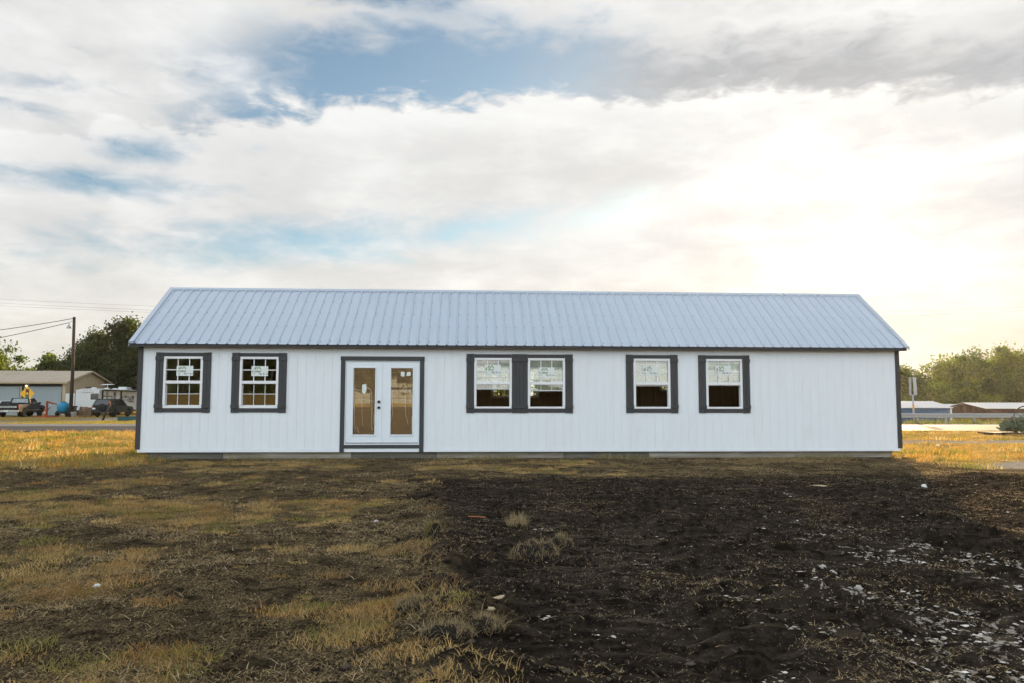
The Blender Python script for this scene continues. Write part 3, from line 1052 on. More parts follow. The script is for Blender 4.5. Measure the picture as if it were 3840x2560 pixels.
def build_ground():
    xs = axis(-8.5, 9.0, 0.042, 4000, 1.10)
    ys1 = [-15.6]
    while ys1[-1] < 0.5:
        ys1.append(ys1[-1] + 0.030 + 0.0042 * (ys1[-1] + 15.6))
    s = ys1[-1] - ys1[-2]
    while ys1[-1] < 4000:
        s = min(s * 1.05, 0.35) if ys1[-1] < 44 else s * 1.2
        ys1.append(ys1[-1] + s)
    dn = [-15.6]; s = .03
    while dn[-1] > -4000:
        s *= 1.22; dn.append(dn[-1] - s)
    ys = np.array(dn[:0:-1] + ys1)
    X, Y = np.meshgrid(xs, ys)
    x = X.ravel(); y = Y.ravel()
    z = height(x, y)
    nx, ny = len(xs), len(ys)
    i = np.arange(ny - 1)[:, None] * nx + np.arange(nx - 1)[None, :]
    i = i.ravel()
    quads = np.stack([i, i + 1, i + nx + 1, i + nx], 1)
    me = bpy.data.meshes.new('ground')
    fill_mesh(me, np.stack([x, y, z], 1), quads=quads)
    me.polygons.foreach_set('use_smooth', np.ones(len(quads), bool))
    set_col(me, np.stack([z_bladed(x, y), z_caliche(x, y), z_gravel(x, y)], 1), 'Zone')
    set_col(me, np.stack([z_grass(x, y), z_lush(x, y), 0 * x], 1), 'Turf')
    me.materials.append(ground_mat())
    o = bpy.data.objects.new('ground', me)
    link(o)
    tag(o, kind='structure')
    print('ground', nx, ny)


build_ground()

# ------------------------------------------------------------------ road
def road_mat(name, c0, c1, tracks):
    m, g, out = new_mat(name)
    tc = g.n('ShaderNodeTexCoord').outputs['Object']
    lv = g.v('MULTIPLY', tc, (0.12, 1.0, 1.0))
    n1 = g.noise(lv, 0.9, 5, 0.6)
    n2 = g.noise(tc, 60, 3, 0.7)
    c = g.mix(g.ramp(n1, 0.3, 0.7), c0, c1)
    c = g.mix(g.ramp(n2, 0.45, 0.8, 0, 0.5), c, tuple(v * 1.7 for v in c1))
    b = g.n('ShaderNodeBsdfPrincipled')
    g.put(b.inputs['Base Color'], c)
    b.inputs['Roughness'].default_value = 0.75
    b.inputs['Specular IOR Level'].default_value = 0.06
    bp = g.n('ShaderNodeBump'); bp.inputs['Strength'].default_value = 0.6; bp.inputs['Distance'].default_value = 0.012
    g.put(bp.inputs['Height'], n2)
    g.t.links.new(bp.outputs[0], b.inputs['Normal'])
    g.t.links.new(b.outputs[0], out.inputs[0])
    return m


def sheet(name, mat, y0, y1, z, x0=-400, x1=400, n=80, wob=0.0, seed=0):
    xs = np.linspace(x0, x1, n)
    mb = MB()
    for k in range(n - 1):
        a0 = y0 + wob * (vnoise(np.array([xs[k] * .8]), np.array([0.]), seed)[0] - .5)
        a1 = y0 + wob * (vnoise(np.array([xs[k + 1] * .8]), np.array([0.]), seed)[0] - .5)
        mb.add([(xs[k], a0, z), (xs[k + 1], a1, z), (xs[k + 1], y1, z), (xs[k], y1, z), (xs[k], a0, z - .06), (xs[k + 1], a1, z - .06)], [(0, 1, 2, 3), (0, 4, 5, 1)])
    return tag(mb.build(name, mat), kind='structure')


ASPH = road_mat('asphalt', (0.045, 0.045, 0.048), (0.075, 0.074, 0.075), True)
SHOULDER = road_mat('chip_seal', (0.10, 0.098, 0.095), (0.17, 0.165, 0.155), False)
PAINT = pm('road_paint', (0.62, 0.62, 0.60), 0.7, 0.15, 2, dirt=(0.2, 0.2, 0.2), dirt_amt=0.5)
sheet('road', ASPH, 17.0, 25.4, 0.045, wob=0.35, n=700, seed=3)
sheet('road_shoulder', SHOULDER, 25.42, 29.2, 0.041)
sheet('road_edge_line', PAINT, 25.0, 25.16, 0.049, n=3)
sheet('road_edge_line', PAINT, 28.3, 28.42, 0.047, n=3)

# ------------------------------------------------------------------ grass, straw, clods
def in_view(x, y, margin=1.0):
    dx = x - CAM.x; dy = y - CAM.y
    dep = dx * _f.x + dy * _f.y
    lat = dx * _r.x + dy * _r.y
    return (dep > 3.3) & (np.abs(lat) < dep * 0.69 + margin)


def hidden(x, y):
    """ground behind the building that no eye in front can see"""
    dy = y - CAM.y
    t = (0 - CAM.y) / np.maximum(dy, .1)
    xi = CAM.x + (x - CAM.x) * t
    return (y > -.05) & (np.abs(xi) < 8.6)


def scatter(n, x0, x1, y0, y1, dens, near_bias=True):
    """points thinned by a density function; more of them near the camera"""
    u = rng.random(n)
    if near_bias:
        a = y0 - CAM.y; b = y1 - CAM.y
        y = CAM.y + a * (b / a) ** u
    else:
        y = y0 + (y1 - y0) * u
    x = x0 + (x1 - x0) * rng.random(n)
    k = in_view(x, y) & ~hidden(x, y)
    x, y = x[k], y[k]
    k = rng.random(len(x)) < dens(x, y)
    return x[k], y[k]


def blades(name, x, y, h, wid, lean, cols, mat, kind='stuff', label=None, zoff=0.0, cat=None, hz=None):
    """curved grass blades, three triangles each"""
    n = len(x)
    z = (height(x, y) if hz is None else hz) + zoff - .004
    az = rng.random(n) * 2 * np.pi
    dx, dy = np.cos(az), np.sin(az)
    wa = rng.random(n) * 2 * np.pi
    wx, wy = np.cos(wa) * wid / 2, np.sin(wa) * wid / 2
    le = lean * h
    up = h * np.sqrt(np.maximum(1 - np.minimum(lean, .98) ** 2, .01))
    b = np.stack([x, y, z], 1)
    m = b + np.stack([dx * le * .38, dy * le * .38, up * .58], 1)
    t = b + np.stack([dx * le, dy * le, up * (1 - .15 * rng.random(n))], 1)
    w = np.stack([wx, wy, 0 * wx], 1)
    co = np.stack([b - w, b + w, m - w * .75, m + w * .75, t], 1).reshape(-1, 3)
    i = (np.arange(n) * 5)[:, None]
    tr = np.concatenate([i + np.array([[0, 1, 3]]), i + np.array([[0, 3, 2]]), i + np.array([[2, 3, 4]])], 1).reshape(-1, 3)
    me = bpy.data.meshes.new(name)
    fill_mesh(me, co, tris=tr)
    set_col(me, np.repeat(cols, 5, axis=0))
    me.materials.append(mat)
    return me


def palette(n, cols, wts, jit=.22):
    c = np.array(cols)[rng.choice(len(cols), n, p=np.array(wts) / sum(wts))]
    return c * (1 + (rng.random((n, 1)) - .5) * 2 * jit)


STRAW = [(0.44, 0.33, 0.17), (0.36, 0.245, 0.10), (0.28, 0.20, 0.10), (0.16, 0.15, 0.05), (0.10, 0.115, 0.035), (0.33, 0.19, 0.07)]
GRASS_MAT = attr_mat('dry_grass_blades', 0.9, 0.38)


def stuff(name, me, label):
    o = bpy.data.objects.new(name, me)
    link(o)
    return tag(o, label, 'grass', kind='stuff')


def mixcol(n, x, y, green):
    """straw with patches of green, rust and gold that follow the ground"""
    c = palette(n, STRAW, [3, 3, 2, .6, .3, 1.6])
    g_ = sstep(.55, .68, fbm(x, y, .8, 3, 91)) * green
    r_ = sstep(.56, .70, fbm(x, y, 1.1, 3, 95)) * .8
    gc = palette(n, [(0.15, 0.16, 0.04), (0.22, 0.20, 0.05), (0.10, 0.12, 0.035)], [2, 2, 1])
    rc = palette(n, [(0.36, 0.20, 0.07), (0.30, 0.16, 0.05)], [1, 1])
    pick = rng.random(n)
    c = np.where((pick < r_ * .7)[:, None], rc, c)
    c = np.where((rng.random(n) < g_ * .85)[:, None], gc, c)
    return c


# turf tufts on the shaded left field
x, y = scatter(1100000, -14, 3, -15.2, -0.3, lambda x, y: np.clip(z_grass(x, y) ** 1.5 * (.25 + 1.2 * sstep(.42, .66, fbm(x, y, 3.2, 3, 101))), 0, 1) * .62)
n = len(x)
clump = sstep(.40, .72, fbm(x, y, 2.6, 3, 103))
h = (.014 + .055 * clump * rng.random(n)) * (.7 + .6 * rng.random(n))
me = blades('dry_turf', x, y, h, .0034 + .0034 * rng.random(n), np.clip(.45 + .52 * rng.random(n), 0, .97), mixcol(n, x, y, .8), GRASS_MAT)
stuff('dry_turf', me, 'patchy dry turf on the shaded ground left of the torn soil ridge')
print('turf', n)

# distinct tussocks standing out of the turf
cx, cy = scatter(9000, -13, 1.5, -15.0, -0.6, lambda x, y: z_grass(x, y) * .55 * (1 - z_bladed(x, y)) + .03 * (1 - z_bladed(x, y)))
nt = len(cx)
big = rng.random(nt) ** 2
per = (45 + 190 * big).astype(int)
ti = np.repeat(np.arange(nt), per)
rad = (.03 + .17 * big)[ti] * np.sqrt(rng.random(len(ti)))
ta = rng.random(len(ti)) * 6.283
x = cx[ti] + np.cos(ta) * rad * 1.25; y = cy[ti] + np.sin(ta) * rad
n = len(x)
h = (.024 + .062 * big)[ti] * (.3 + 1.0 * rng.random(n)) * (1 - .4 * (rad / .2) ** 2)
tone = palette(nt, [(0.56, 0.40, 0.17), (0.48, 0.32, 0.13), (0.40, 0.24, 0.09), (0.30, 0.27, 0.08), (0.20, 0.20, 0.06)], [3, 3, 2, 1.2, .7])[ti] * (1 + (rng.random((n, 1)) - .5) * .7)
me = blades('grass_tussocks', x, y, h, .0032 + .0028 * rng.random(n), np.clip(.40 + .57 * rng.random(n), 0, .97), tone, GRASS_MAT)
stuff('grass_tussocks', me, 'low straw coloured tussocks over the left foreground')
print('tussocks', nt, n)

# straw lying flat everywhere in front
x, y = scatter(1200000, -13, 13, -15.2, -0.1, lambda x, y: np.clip(.05 + 1.0 * sstep(.46, .62, fbm(x, y, 1.15, 4, 111, .6)) - .62 * z_bladed(x, y) + .26 * z_bladed(x, y) * sstep(.50, .62, fbm(x, y, 2.2, 3, 115)), .03, 1) * .42)
n = len(x)
me = blades('loose_straw', x, y, (.018 + .085 * rng.random(n) ** 3) * (1 - .4 * z_bladed(x, y)), .003 + .004 * rng.random(n), .90 + .085 * rng.random(n),
            palette(n, [(0.56, 0.43, 0.24), (0.44, 0.32, 0.16), (0.26, 0.19, 0.11), (0.62, 0.53, 0.37)], [3, 3, 2, 1]), GRASS_MAT, zoff=.006)
stuff('loose_straw', me, 'dead straw scattered flat over the bare ground in front')
print('straw', n)

# chopped straw and root bits worked into the black soil
x, y = scatter(520000, -3, 15, -15.2, -3.0, lambda x, y: z_bladed(x, y) * (.12 + .88 * sstep(.44, .64, fbm(x * .5, y * 1.6, 1.6, 4, 117, .6))) * .62)
n = len(x)
me = blades('straw_bits', x, y, .008 + .030 * rng.random(n) ** 2, .0025 + .004 * rng.random(n), .86 + .12 * rng.random(n),
            palette(n, [(0.30, 0.235, 0.15), (0.18, 0.14, 0.095), (0.42, 0.33, 0.20), (0.50, 0.45, 0.36), (0.10, 0.08, 0.06)], [3, 3, 2, 1, 3]), GRASS_MAT, zoff=.005)
stuff('straw_bits', me, 'chopped straw bits worked into the bared black soil')
print('bits', n)

# golden turf in the sun at both ends of the building and along the road
for nm, lab, x0, x1, y0, y1, cnt in (('sunlit_grass', 'golden sunlit grass between the left end of the building and the road', -27, -7.5, -3.2, 17.3, 520000),
                                     ('sunlit_grass', 'golden sunlit grass between the right end of the building and the road', 7.8, 29, -4.5, 17.2, 520000)):
    x, y = scatter(cnt, x0, x1, y0, y1, lambda x, y: z_lush(x, y) * np.clip(.10 + 1.0 * sstep(.36, .58, fbm(x, y, 1.4, 3, 121)), 0, 1) * .62, near_bias=True)
    n = len(x)
    cl = sstep(.45, .72, fbm(x, y, 1.9, 3, 123))
    far = sstep(0, 16, y)
    h = (.045 + .12 * cl * rng.random(n)) * (.7 + .5 * rng.random(n)) * (1 - .1 * far)
    c = palette(n, [(0.50, 0.36, 0.13), (0.46, 0.31, 0.10), (0.36, 0.25, 0.09), (0.30, 0.27, 0.06), (0.52, 0.42, 0.22)], [4, 4, 2, 1.4, 2])
    gm = sstep(.56, .66, fbm(x, y, .55, 3, 127)) * .75
    c = np.where((rng.random(n) < gm)[:, None], palette(n, [(0.19, 0.20, 0.045), (0.27, 0.25, 0.05), (0.12, 0.14, 0.035)], [2, 2, 1]), c)
    me = blades(nm, x, y, h, .007 + .006 * rng.random(n) + .006 * far, np.clip(.25 + .65 * rng.random(n), 0, .95), c, GRASS_MAT)
    stuff(nm, me, lab)
    print(nm, n)

for lab, x0, x1, y0, y1, cnt in (('clumped golden tussocks in the sun at the left of the building', -27, -8.2, -3.0, 17, 5200), ('clumped golden tussocks in the sun at the right of the building', 8.2, 28, -6.5, 17, 5200)):
    cx, cy = scatter(cnt, x0, x1, y0, y1, lambda x, y: z_lush(x, y) * sstep(.40, .60, fbm(x, y, .9, 3, 125)) * .8)
    nt = len(cx)
    big = rng.random(nt) ** 1.6
    per = (16 + 34 * big).astype(int)
    ti = np.repeat(np.arange(nt), per)
    rad = (.05 + .20 * big)[ti] * np.sqrt(rng.random(len(ti)))
    ta = rng.random(len(ti)) * 6.283
    x = cx[ti] + np.cos(ta) * rad * 1.3; y = cy[ti] + np.sin(ta) * rad
    n = len(x)
    tone = palette(nt, [(0.56, 0.37, 0.10), (0.52, 0.30, 0.07), (0.34, 0.31, 0.06), (0.20, 0.22, 0.05), (0.58, 0.44, 0.20)], [3, 3, 1.6, 1.4, 1.5])[ti] * (1 + (rng.random((n, 1)) - .5) * .6)
    me = blades('sunlit_tussocks', x, y, (.07 + .15 * big)[ti] * (.4 + .8 * rng.random(n)), .010 + .010 * rng.random(n), np.clip(.15 + .75 * rng.random(n), 0, .97), tone, GRASS_MAT)
    stuff('sunlit_tussocks', me, lab)
    print('lit tuss', n)

# green and yellow verge on the far side of the road
for nm, lab, x0, x1, y0, y1, cnt, hh, pal in (
        ('verge_grass', 'low yellow verge grass beyond the road at the left', -32, -16, 29.3, 40, 26000, .10, [(0.46, 0.36, 0.11), (0.36, 0.32, 0.08), (0.24, 0.24, 0.06)]),
        ('verge_weeds', 'tall green weeds under the guardrail at the right', 18, 48, 29.35, 33.5, 40000, .42, [(0.17, 0.20, 0.05), (0.26, 0.26, 0.07), (0.12, 0.15, 0.045), (0.38, 0.36, 0.15)])):
    x, y = scatter(cnt, x0, x1, y0, y1, (lambda x, y: (strip(x, y) > .5) * .8) if hh < .2 else (lambda x, y: sstep(.34, .6, fbm(x, y, .9, 3, 131)) * .5), near_bias=False)
    n = len(x)
    me = blades(nm, x, y, hh * (.35 + .8 * rng.random(n)) * (.5 + sstep(.4, .75, fbm(x, y, .7, 2, 133))), .014 + .014 * rng.random(n), .2 + .6 * rng.random(n), palette(n, pal, [1] * len(pal)), GRASS_MAT)
    stuff(nm, me, lab)

# taller weeds along the foot of the building
x, y = scatter(60000, -9.4, 9.2, -.55, .05, lambda x, y: sstep(.46, .66, fbm(x, y * .3, 1.2, 3, 141)) * np.exp(-((y + .12) / .16) ** 2) * .5, near_bias=False)
n = len(x)
me = blades('foundation_weeds', x, y, .04 + .16 * rng.random(n) ** 2, .004 + .004 * rng.random(n), .15 + .6 * rng.random(n), palette(n, [(0.30, 0.25, 0.12), (0.20, 0.20, 0.07), (0.38, 0.30, 0.16)], [2, 1, 2]), GRASS_MAT)
stuff('foundation_weeds', me, 'thin weeds along the timber foot of the white building')


def lumps(name, x, y, r, flat, cols, mat, label, sink=.3, cat='soil', detail=0):
    """small broken lumps: deformed octahedra or finer"""
    base = np.array([(1, 0, 0), (-1, 0, 0), (0, 1, 0), (0, -1, 0), (0, 0, 1), (0, 0, -1), (.62, .62, .35), (-.62, .62, .35), (-.62, -.62, .35), (.62, -.62, .35)], float)
    tri = np.array([(0, 6, 4), (6, 2, 4), (2, 7, 4), (7, 1, 4), (1, 8, 4), (8, 3, 4), (3, 9, 4), (9, 0, 4), (0, 5, 2), (2, 5, 1), (1, 5, 3), (3, 5, 0), (0, 2, 6), (2, 1, 7), (1, 3, 8), (3, 0, 9)])
    n = len(x)
    z = height(x, y)
    j = 1 + (rng.random((n, 10)) - .5) * .75
    a = rng.random(n) * 6.283
    sx = r * (.7 + .8 * rng.random(n)); sy = r * (.7 + .8 * rng.random(n)); sz = r * flat * (.6 + .8 * rng.random(n))
    p = base[None] * j[:, :, None]
    px = p[:, :, 0] * sx[:, None]; py = p[:, :, 1] * sy[:, None]; pz = p[:, :, 2] * sz[:, None]
    ca, sa = np.cos(a)[:, None], np.sin(a)[:, None]
    co = np.stack([px * ca - py * sa + x[:, None], px * sa + py * ca + y[:, None], pz + (z + sz * (1 - 2 * sink))[:, None]], 2).reshape(-1, 3)
    tr = ((np.arange(n) * 10)[:, None, None] + tri[None]).reshape(-1, 3)
    me = bpy.data.meshes.new(name)
    fill_mesh(me, co, tris=tr)
    set_col(me, np.repeat(cols, 10, axis=0))
    me.materials.append(mat)
    o = bpy.data.objects.new(name, me)
    link(o)
    return tag(o, label, cat, kind='stuff')


SOIL_MAT = attr_mat('crumbled_soil', 1.0, 0.0)
x, y = scatter(260000, -6, 12, -15.2, -3.5, lambda x, y: np.clip(z_bladed(x, y) * (.15 + .5 * sstep(.5, .66, fbm(x, y, 1.7, 3, 151))) + .9 * np.exp(-((x - bound(y) - .1) / .4) ** 2) * sstep(-4.6, -6.5, y), 0, 1) * .28)
n = len(x)
lumps('soil_crumbs', x, y, .003 + .020 * rng.random(n) ** 5, .75, palette(n, [(0.020, 0.017, 0.014), (0.042, 0.034, 0.027), (0.095, 0.077, 0.057)], [4, 3, 1.5]), SOIL_MAT, 'crumbs of black soil over the bared plot')
print('crumbs', n)
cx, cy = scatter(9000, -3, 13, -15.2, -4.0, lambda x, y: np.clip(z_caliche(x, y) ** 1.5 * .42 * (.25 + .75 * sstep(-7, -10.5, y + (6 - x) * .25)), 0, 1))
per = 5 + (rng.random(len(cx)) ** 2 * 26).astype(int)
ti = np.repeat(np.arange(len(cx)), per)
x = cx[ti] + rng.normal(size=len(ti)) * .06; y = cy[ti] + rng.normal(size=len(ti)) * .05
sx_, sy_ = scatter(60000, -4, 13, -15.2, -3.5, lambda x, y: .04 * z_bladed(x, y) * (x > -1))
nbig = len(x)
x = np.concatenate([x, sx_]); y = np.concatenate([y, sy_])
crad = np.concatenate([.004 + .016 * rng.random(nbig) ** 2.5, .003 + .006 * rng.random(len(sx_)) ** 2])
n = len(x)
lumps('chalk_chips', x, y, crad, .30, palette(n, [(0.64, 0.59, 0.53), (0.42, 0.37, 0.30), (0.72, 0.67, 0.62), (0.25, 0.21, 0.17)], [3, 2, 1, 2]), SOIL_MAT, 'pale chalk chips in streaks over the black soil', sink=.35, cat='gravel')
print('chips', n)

# torn turf sods along the ridge, each a thing of its own
SOD_SOIL = pm('sod_soil', (0.022, 0.018, 0.015), 0.95, 0.4, 12, 0.9, 30, spec=.1)
sods = [((-1.66, -13.30), .135, .075, 'rounded rust brown turf sod at the near end of the torn soil ridge', 0), ((-1.60, -12.98), .14, .06, 'long low rust brown sod just behind the nearest rounded sod', 0),
        ((-.86, -11.72), .19, .12, 'large arched sod of grey straw right of the ridge', 1), ((-.62, -11.50), .10, .10, 'small ragged sod touching the large arched sod', 1),
        ((-1.76, -11.25), .075, .09, 'brown tuft with green tipped blades on the ridge', 2), ((-.92, -10.12), .09, .025, 'spiky pale straw tussock lying on the black soil', 3),
        ((-1.55, -14.28), .12, .05, 'broken straw matted sod at the bottom edge of the picture', 1), ((-1.34, -14.05), .10, .05, 'low crumbling sod with yellow flecks beside the bottom sod', 1),
        ((-1.74, -13.72), .12, .05, 'flat dark sod with long straw between the bottom sod and the rounded sod', 1), ((-1.72, -12.15), .10, .06, 'small dark sod midway along the soil ridge', 0)]
for k, ((sx, sy), r, hh, lab, typ) in enumerate(sods):
    zb = float(height(np.array([sx]), np.array([sy]))[0])
    t = thing('turf_sod', lab, 'sod', (sx, sy, zb), 0, 'torn sods along the soil ridge')
    mb = MB().blob((0, 0, 0), (1, 1, 1), seed=k + 40, sub=4, rough=0)
    P = np.array(mb.v)
    dsp = .62 + .75 * fbm(P[:, 0] + 7 * k, P[:, 1] + P[:, 2] * .8, 2.6, 4, 300 + k, .6)
    mb.v = [(p[0] * r * q, p[1] * r * .8 * q, hh * .15 + p[2] * hh * q) for p, q in zip(P, dsp)]
    mb.build('soil_lump', SOD_SOIL, t)
    nb = int(1500 * (r / .15) ** 1.1)
    sel = rng.choice(np.where(P[:, 2] > -.15)[0], nb)
    jit = rng.normal(size=(nb, 2)) * r * .06
    V = np.array(mb.v)[sel]
    keep = fbm(V[:, 0] * 9 + k, V[:, 1] * 9, 1.6, 3, 340 + k) > .40
    V, jit = V[keep], jit[keep]
    nb = len(V)
    pal = [[(0.34, 0.20, 0.08), (0.26, 0.15, 0.06), (0.40, 0.28, 0.13)], [(0.36, 0.29, 0.18), (0.26, 0.21, 0.13), (0.42, 0.31, 0.15)], [(0.30, 0.20, 0.09), (0.22, 0.22, 0.07), (0.38, 0.30, 0.13)], [(0.50, 0.42, 0.28), (0.42, 0.33, 0.19), (0.36, 0.27, 0.13)]][typ]
    L = {0: .035, 1: .06, 2: .10, 3: .15}[typ]
    me = blades('dry_grass', V[:, 0] + jit[:, 0], V[:, 1] + jit[:, 1], L * (.3 + 1.0 * rng.random(nb) ** 1.5), .0022 + .0025 * rng.random(nb), np.clip(.25 + .75 * rng.random(nb), 0, .97), palette(nb, pal, [1, 1, 1], .35), GRASS_MAT, hz=V[:, 2] - .004)
    link(bpy.data.objects.new('dry_grass', me), t)
    # long loose stalks thrown round the sod
    m2 = 26 if typ != 3 else 60
    aa = rng.random(m2) * 6.283
    qx = np.cos(aa) * r * (.5 + .9 * rng.random(m2)); qy = np.sin(aa) * r * (.5 + .9 * rng.random(m2))
    me = blades('loose_stalks', qx, qy, .07 + .13 * rng.random(m2), .0035 + .003 * rng.random(m2), .70 + .28 * rng.random(m2), palette(m2, [(0.45, 0.36, 0.2), (0.36, 0.26, 0.13)], [1, 1]), GRASS_MAT, hz=height(qx + sx, qy + sy) - zb + .012)
    tag(link(bpy.data.objects.new('loose_stalks', me), t), kind='stuff')

# small litter
SCRAP = pm('white_scrap', (0.70, 0.69, 0.68), 0.7, 0.1)
WOODCHIP = pm('wood_scrap', (0.50, 0.40, 0.24), 0.8, 0.2)
ROCK = pm('pale_rock', (0.42, 0.39, 0.35), 0.9, 0.2, 20)
ORANGE_STRIP = pm('orange_strip', (0.50, 0.16, 0.05), 0.6, 0.1)


def scrap(name, lab, cat, px, py, sx, sy, sz, mat, k, rz=0.0):
    zb = float(height(np.array([px]), np.array([py]))[0])
    mb = MB().blob((0, 0, sz * .6), (sx, sy, sz), seed=k, sub=2, rough=.28)
    o = mb.build(name, mat, None, (px, py, zb), (0.1, .05, rz))
    return tag(o, lab, cat)


def gpt(px, py):
    d = _f * FPX + _r2 * (px - 1920) + _u2 * (1280 - py)
    t = -CAM.z / d.z
    return CAM.x + d.x * t, CAM.y + d.y * t


for k, (nm, lab, cat, px, py, s3, mat, rz) in enumerate((
        ('paper_scrap', 'crumpled white paper scrap on the dry ground at the left', 'scrap', 364, 2204, (.030, .018, .014), SCRAP, .3),
        ('paper_scrap', 'small white paper scrap on shaded ground below the double door', 'scrap', 1410, 1955, (.03, .02, .014), SCRAP, 1.0),
        ('rock', 'pale blue grey rock on the black soil near the chalk streaks', 'rock', 3219, 2212, (.03, .024, .02), ROCK, .5),
        ('rock', 'pale rounded rock among straw in the middle of the bared plot', 'rock', 3085, 2118, (.035, .025, .02), ROCK, .2),
        ('rock', 'grey rounded rock just right of the pale rounded rock', 'rock', 3122, 2134, (.04, .03, .022), ROCK, .9),
        ('wood_chip', 'splintered yellow wood chip beside the rounded turf sod', 'wood chip', 1835, 2330, (.04, .015, .010), WOODCHIP, .2),
        ('wood_chip', 'flat pale wood scrap on the soil before the right windows', 'wood chip', 3072, 1815, (.16, .03, .015), WOODCHIP, .05),
        ('bark_stick', 'grey stick lying right of the torn soil ridge', 'stick', 1870, 2262, (.13, .014, .012), WOODCHIP, .75),
        ('orange_strip', 'thin orange plastic strip on the black soil beyond the tussock', 'strip', 1790, 1943, (.10, .006, .006), ORANGE_STRIP, .02),
        ('paper_scrap', 'tiny white scrap on the sunlit grass right of the building', 'scrap', 3517, 1671, (.06, .05, .035), SCRAP, .1),
        ('paper_scrap', 'white scrap on the soil near the shadow edge at the right', 'scrap', 3466, 1823, (.05, .04, .03), SCRAP, .4))):
    gx, gy = gpt(px, py)
    scrap(nm, lab, cat, gx, gy, *s3, mat, 200 + k, rz)

# ------------------------------------------------------------------ trees
def leaf_mat(name, trans):
    m, g, out = new_mat(name)
    at = g.n('ShaderNodeAttribute', attribute_name='Col')
    c = at.outputs['Color']
    d = g.n('ShaderNodeBsdfDiffuse'); g.put(d.inputs[0], c)
    t = g.n('ShaderNodeBsdfTranslucent'); g.put(t.inputs[0], g.v('MULTIPLY', c, (1.30, 1.50, .50)))
    gl = g.n('ShaderNodeBsdfGlossy'); gl.inputs['Roughness'].default_value = .45; g.put(gl.inputs[0], (.5, .5, .5))
    mx = g.n('ShaderNodeMixShader'); mx.inputs[0].default_value = trans
    g.t.links.new(d.outputs[0], mx.inputs[1]); g.t.links.new(t.outputs[0], mx.inputs[2])
    m2 = g.n('ShaderNodeMixShader'); m2.inputs[0].default_value = .04
    g.t.links.new(mx.outputs[0], m2.inputs[1]); g.t.links.new(gl.outputs[0], m2.inputs[2])
    g.t.links.new(m2.outputs[0], out.inputs[0])
    return m


LEAF = leaf_mat('leaves', .5)
BARK = pm('bark', (0.085, 0.070, 0.055), 0.95, 0.3, 9, 0.8, 14, stretch=(1, 1, .3), spec=.1)


def tree(name, label, loc, h, rx, seed, nleaf=9000, leaf=.26, pal=((.075, .095, .028), (.055, .075, .025), (.10, .11, .032)), group=None, cat='tree', low=.12, ry=None, nclump=46, root=None):
    r = np.random.default_rng(seed)
    ry = ry or rx
    t = root or thing(name, label, cat, loc, 0, group)
    at = loc if root else None
    # clump centres: spread over the crown, ragged outline
    cs = []
    while len(cs) < nclump:
        p = r.normal(size=3)
        p /= np.linalg.norm(p)
        q = r.random() ** (1 / 2.2)
        a = math.atan2(p[1], p[0])
        lob = .80 + .22 * math.sin(3 * a + seed) + .18 * math.sin(5 * a + 2.1 * seed)
        zc = .58 + .36 * p[2] * q
        taper = 1.0 if zc < .62 else 1 - .55 * (zc - .62) / .36
        cs.append((p[0] * q * rx * lob * taper, p[1] * q * ry * lob * taper, h * max(zc, low + .05) * (1 + .06 * r.normal())))
    cs = np.array(cs)
    # trunk and limbs
    mb = MB()
    top = Vector((r.normal() * .04 * h, r.normal() * .04 * h, h * .55))
    tr_ = max(.10, h * .022)
    mb.tube([(0, 0, -.3), (r.normal() * .01 * h, r.normal() * .01 * h, h * .18), (top.x * .6, top.y * .6, h * .36), tuple(top)], tr_, 8, tr_ * .35)
    for k in r.choice(len(cs), min(15, len(cs)), replace=False):
        e = Vector(cs[k])
        s0 = r.uniform(.16, .5)
        st = Vector((top.x * s0, top.y * s0, h * s0))
        mid = st.lerp(e, .5) + Vector((r.normal(), r.normal(), abs(r.normal()))) * .04 * h
        mb.tube([st, mid, e], tr_ * .38, 5, tr_ * .08)
    mb.build('trunk', BARK, t, at)
    # leaves
    per = r.dirichlet(np.ones(len(cs)) * 4)
    idx = r.choice(len(cs), nleaf, p=per)
    rad = (h * .050 + rx * .085) * (.55 + .9 * r.random(len(cs)))
    g_ = r.normal(size=(nleaf, 3)) * np.array([1, 1, .72]) * .62
    p = cs[idx] + g_ * rad[idx][:, None]
    p[:, 2] = np.maximum(p[:, 2], h * low * r.uniform(.8, 1.6, nleaf))
    s = leaf * r.uniform(.55, 1.35, nleaf)
    u = r.normal(size=(nleaf, 3)); u /= np.linalg.norm(u, axis=1)[:, None]
    w = np.cross(u, r.normal(size=(nleaf, 3))); w /= np.linalg.norm(w, axis=1)[:, None]
    co = np.stack([p - u * s[:, None] * .5, p + w * s[:, None] * .32, p + u * s[:, None] * .5, p - w * s[:, None] * .32], 1).reshape(-1, 3)
    q = np.arange(nleaf * 4).reshape(-1, 4)
    me = bpy.data.meshes.new('crown')
    fill_mesh(me, co, quads=q)
    cc = np.array(pal)[r.integers(0, len(pal), len(cs))][idx] * r.uniform(.7, 1.35, (nleaf, 1))
    set_col(me, np.repeat(cc, 4, axis=0))
    me.materials.append(LEAF)
    co_ = link(bpy.data.objects.new('crown', me), t)
    if at: co_.location = at
    return t


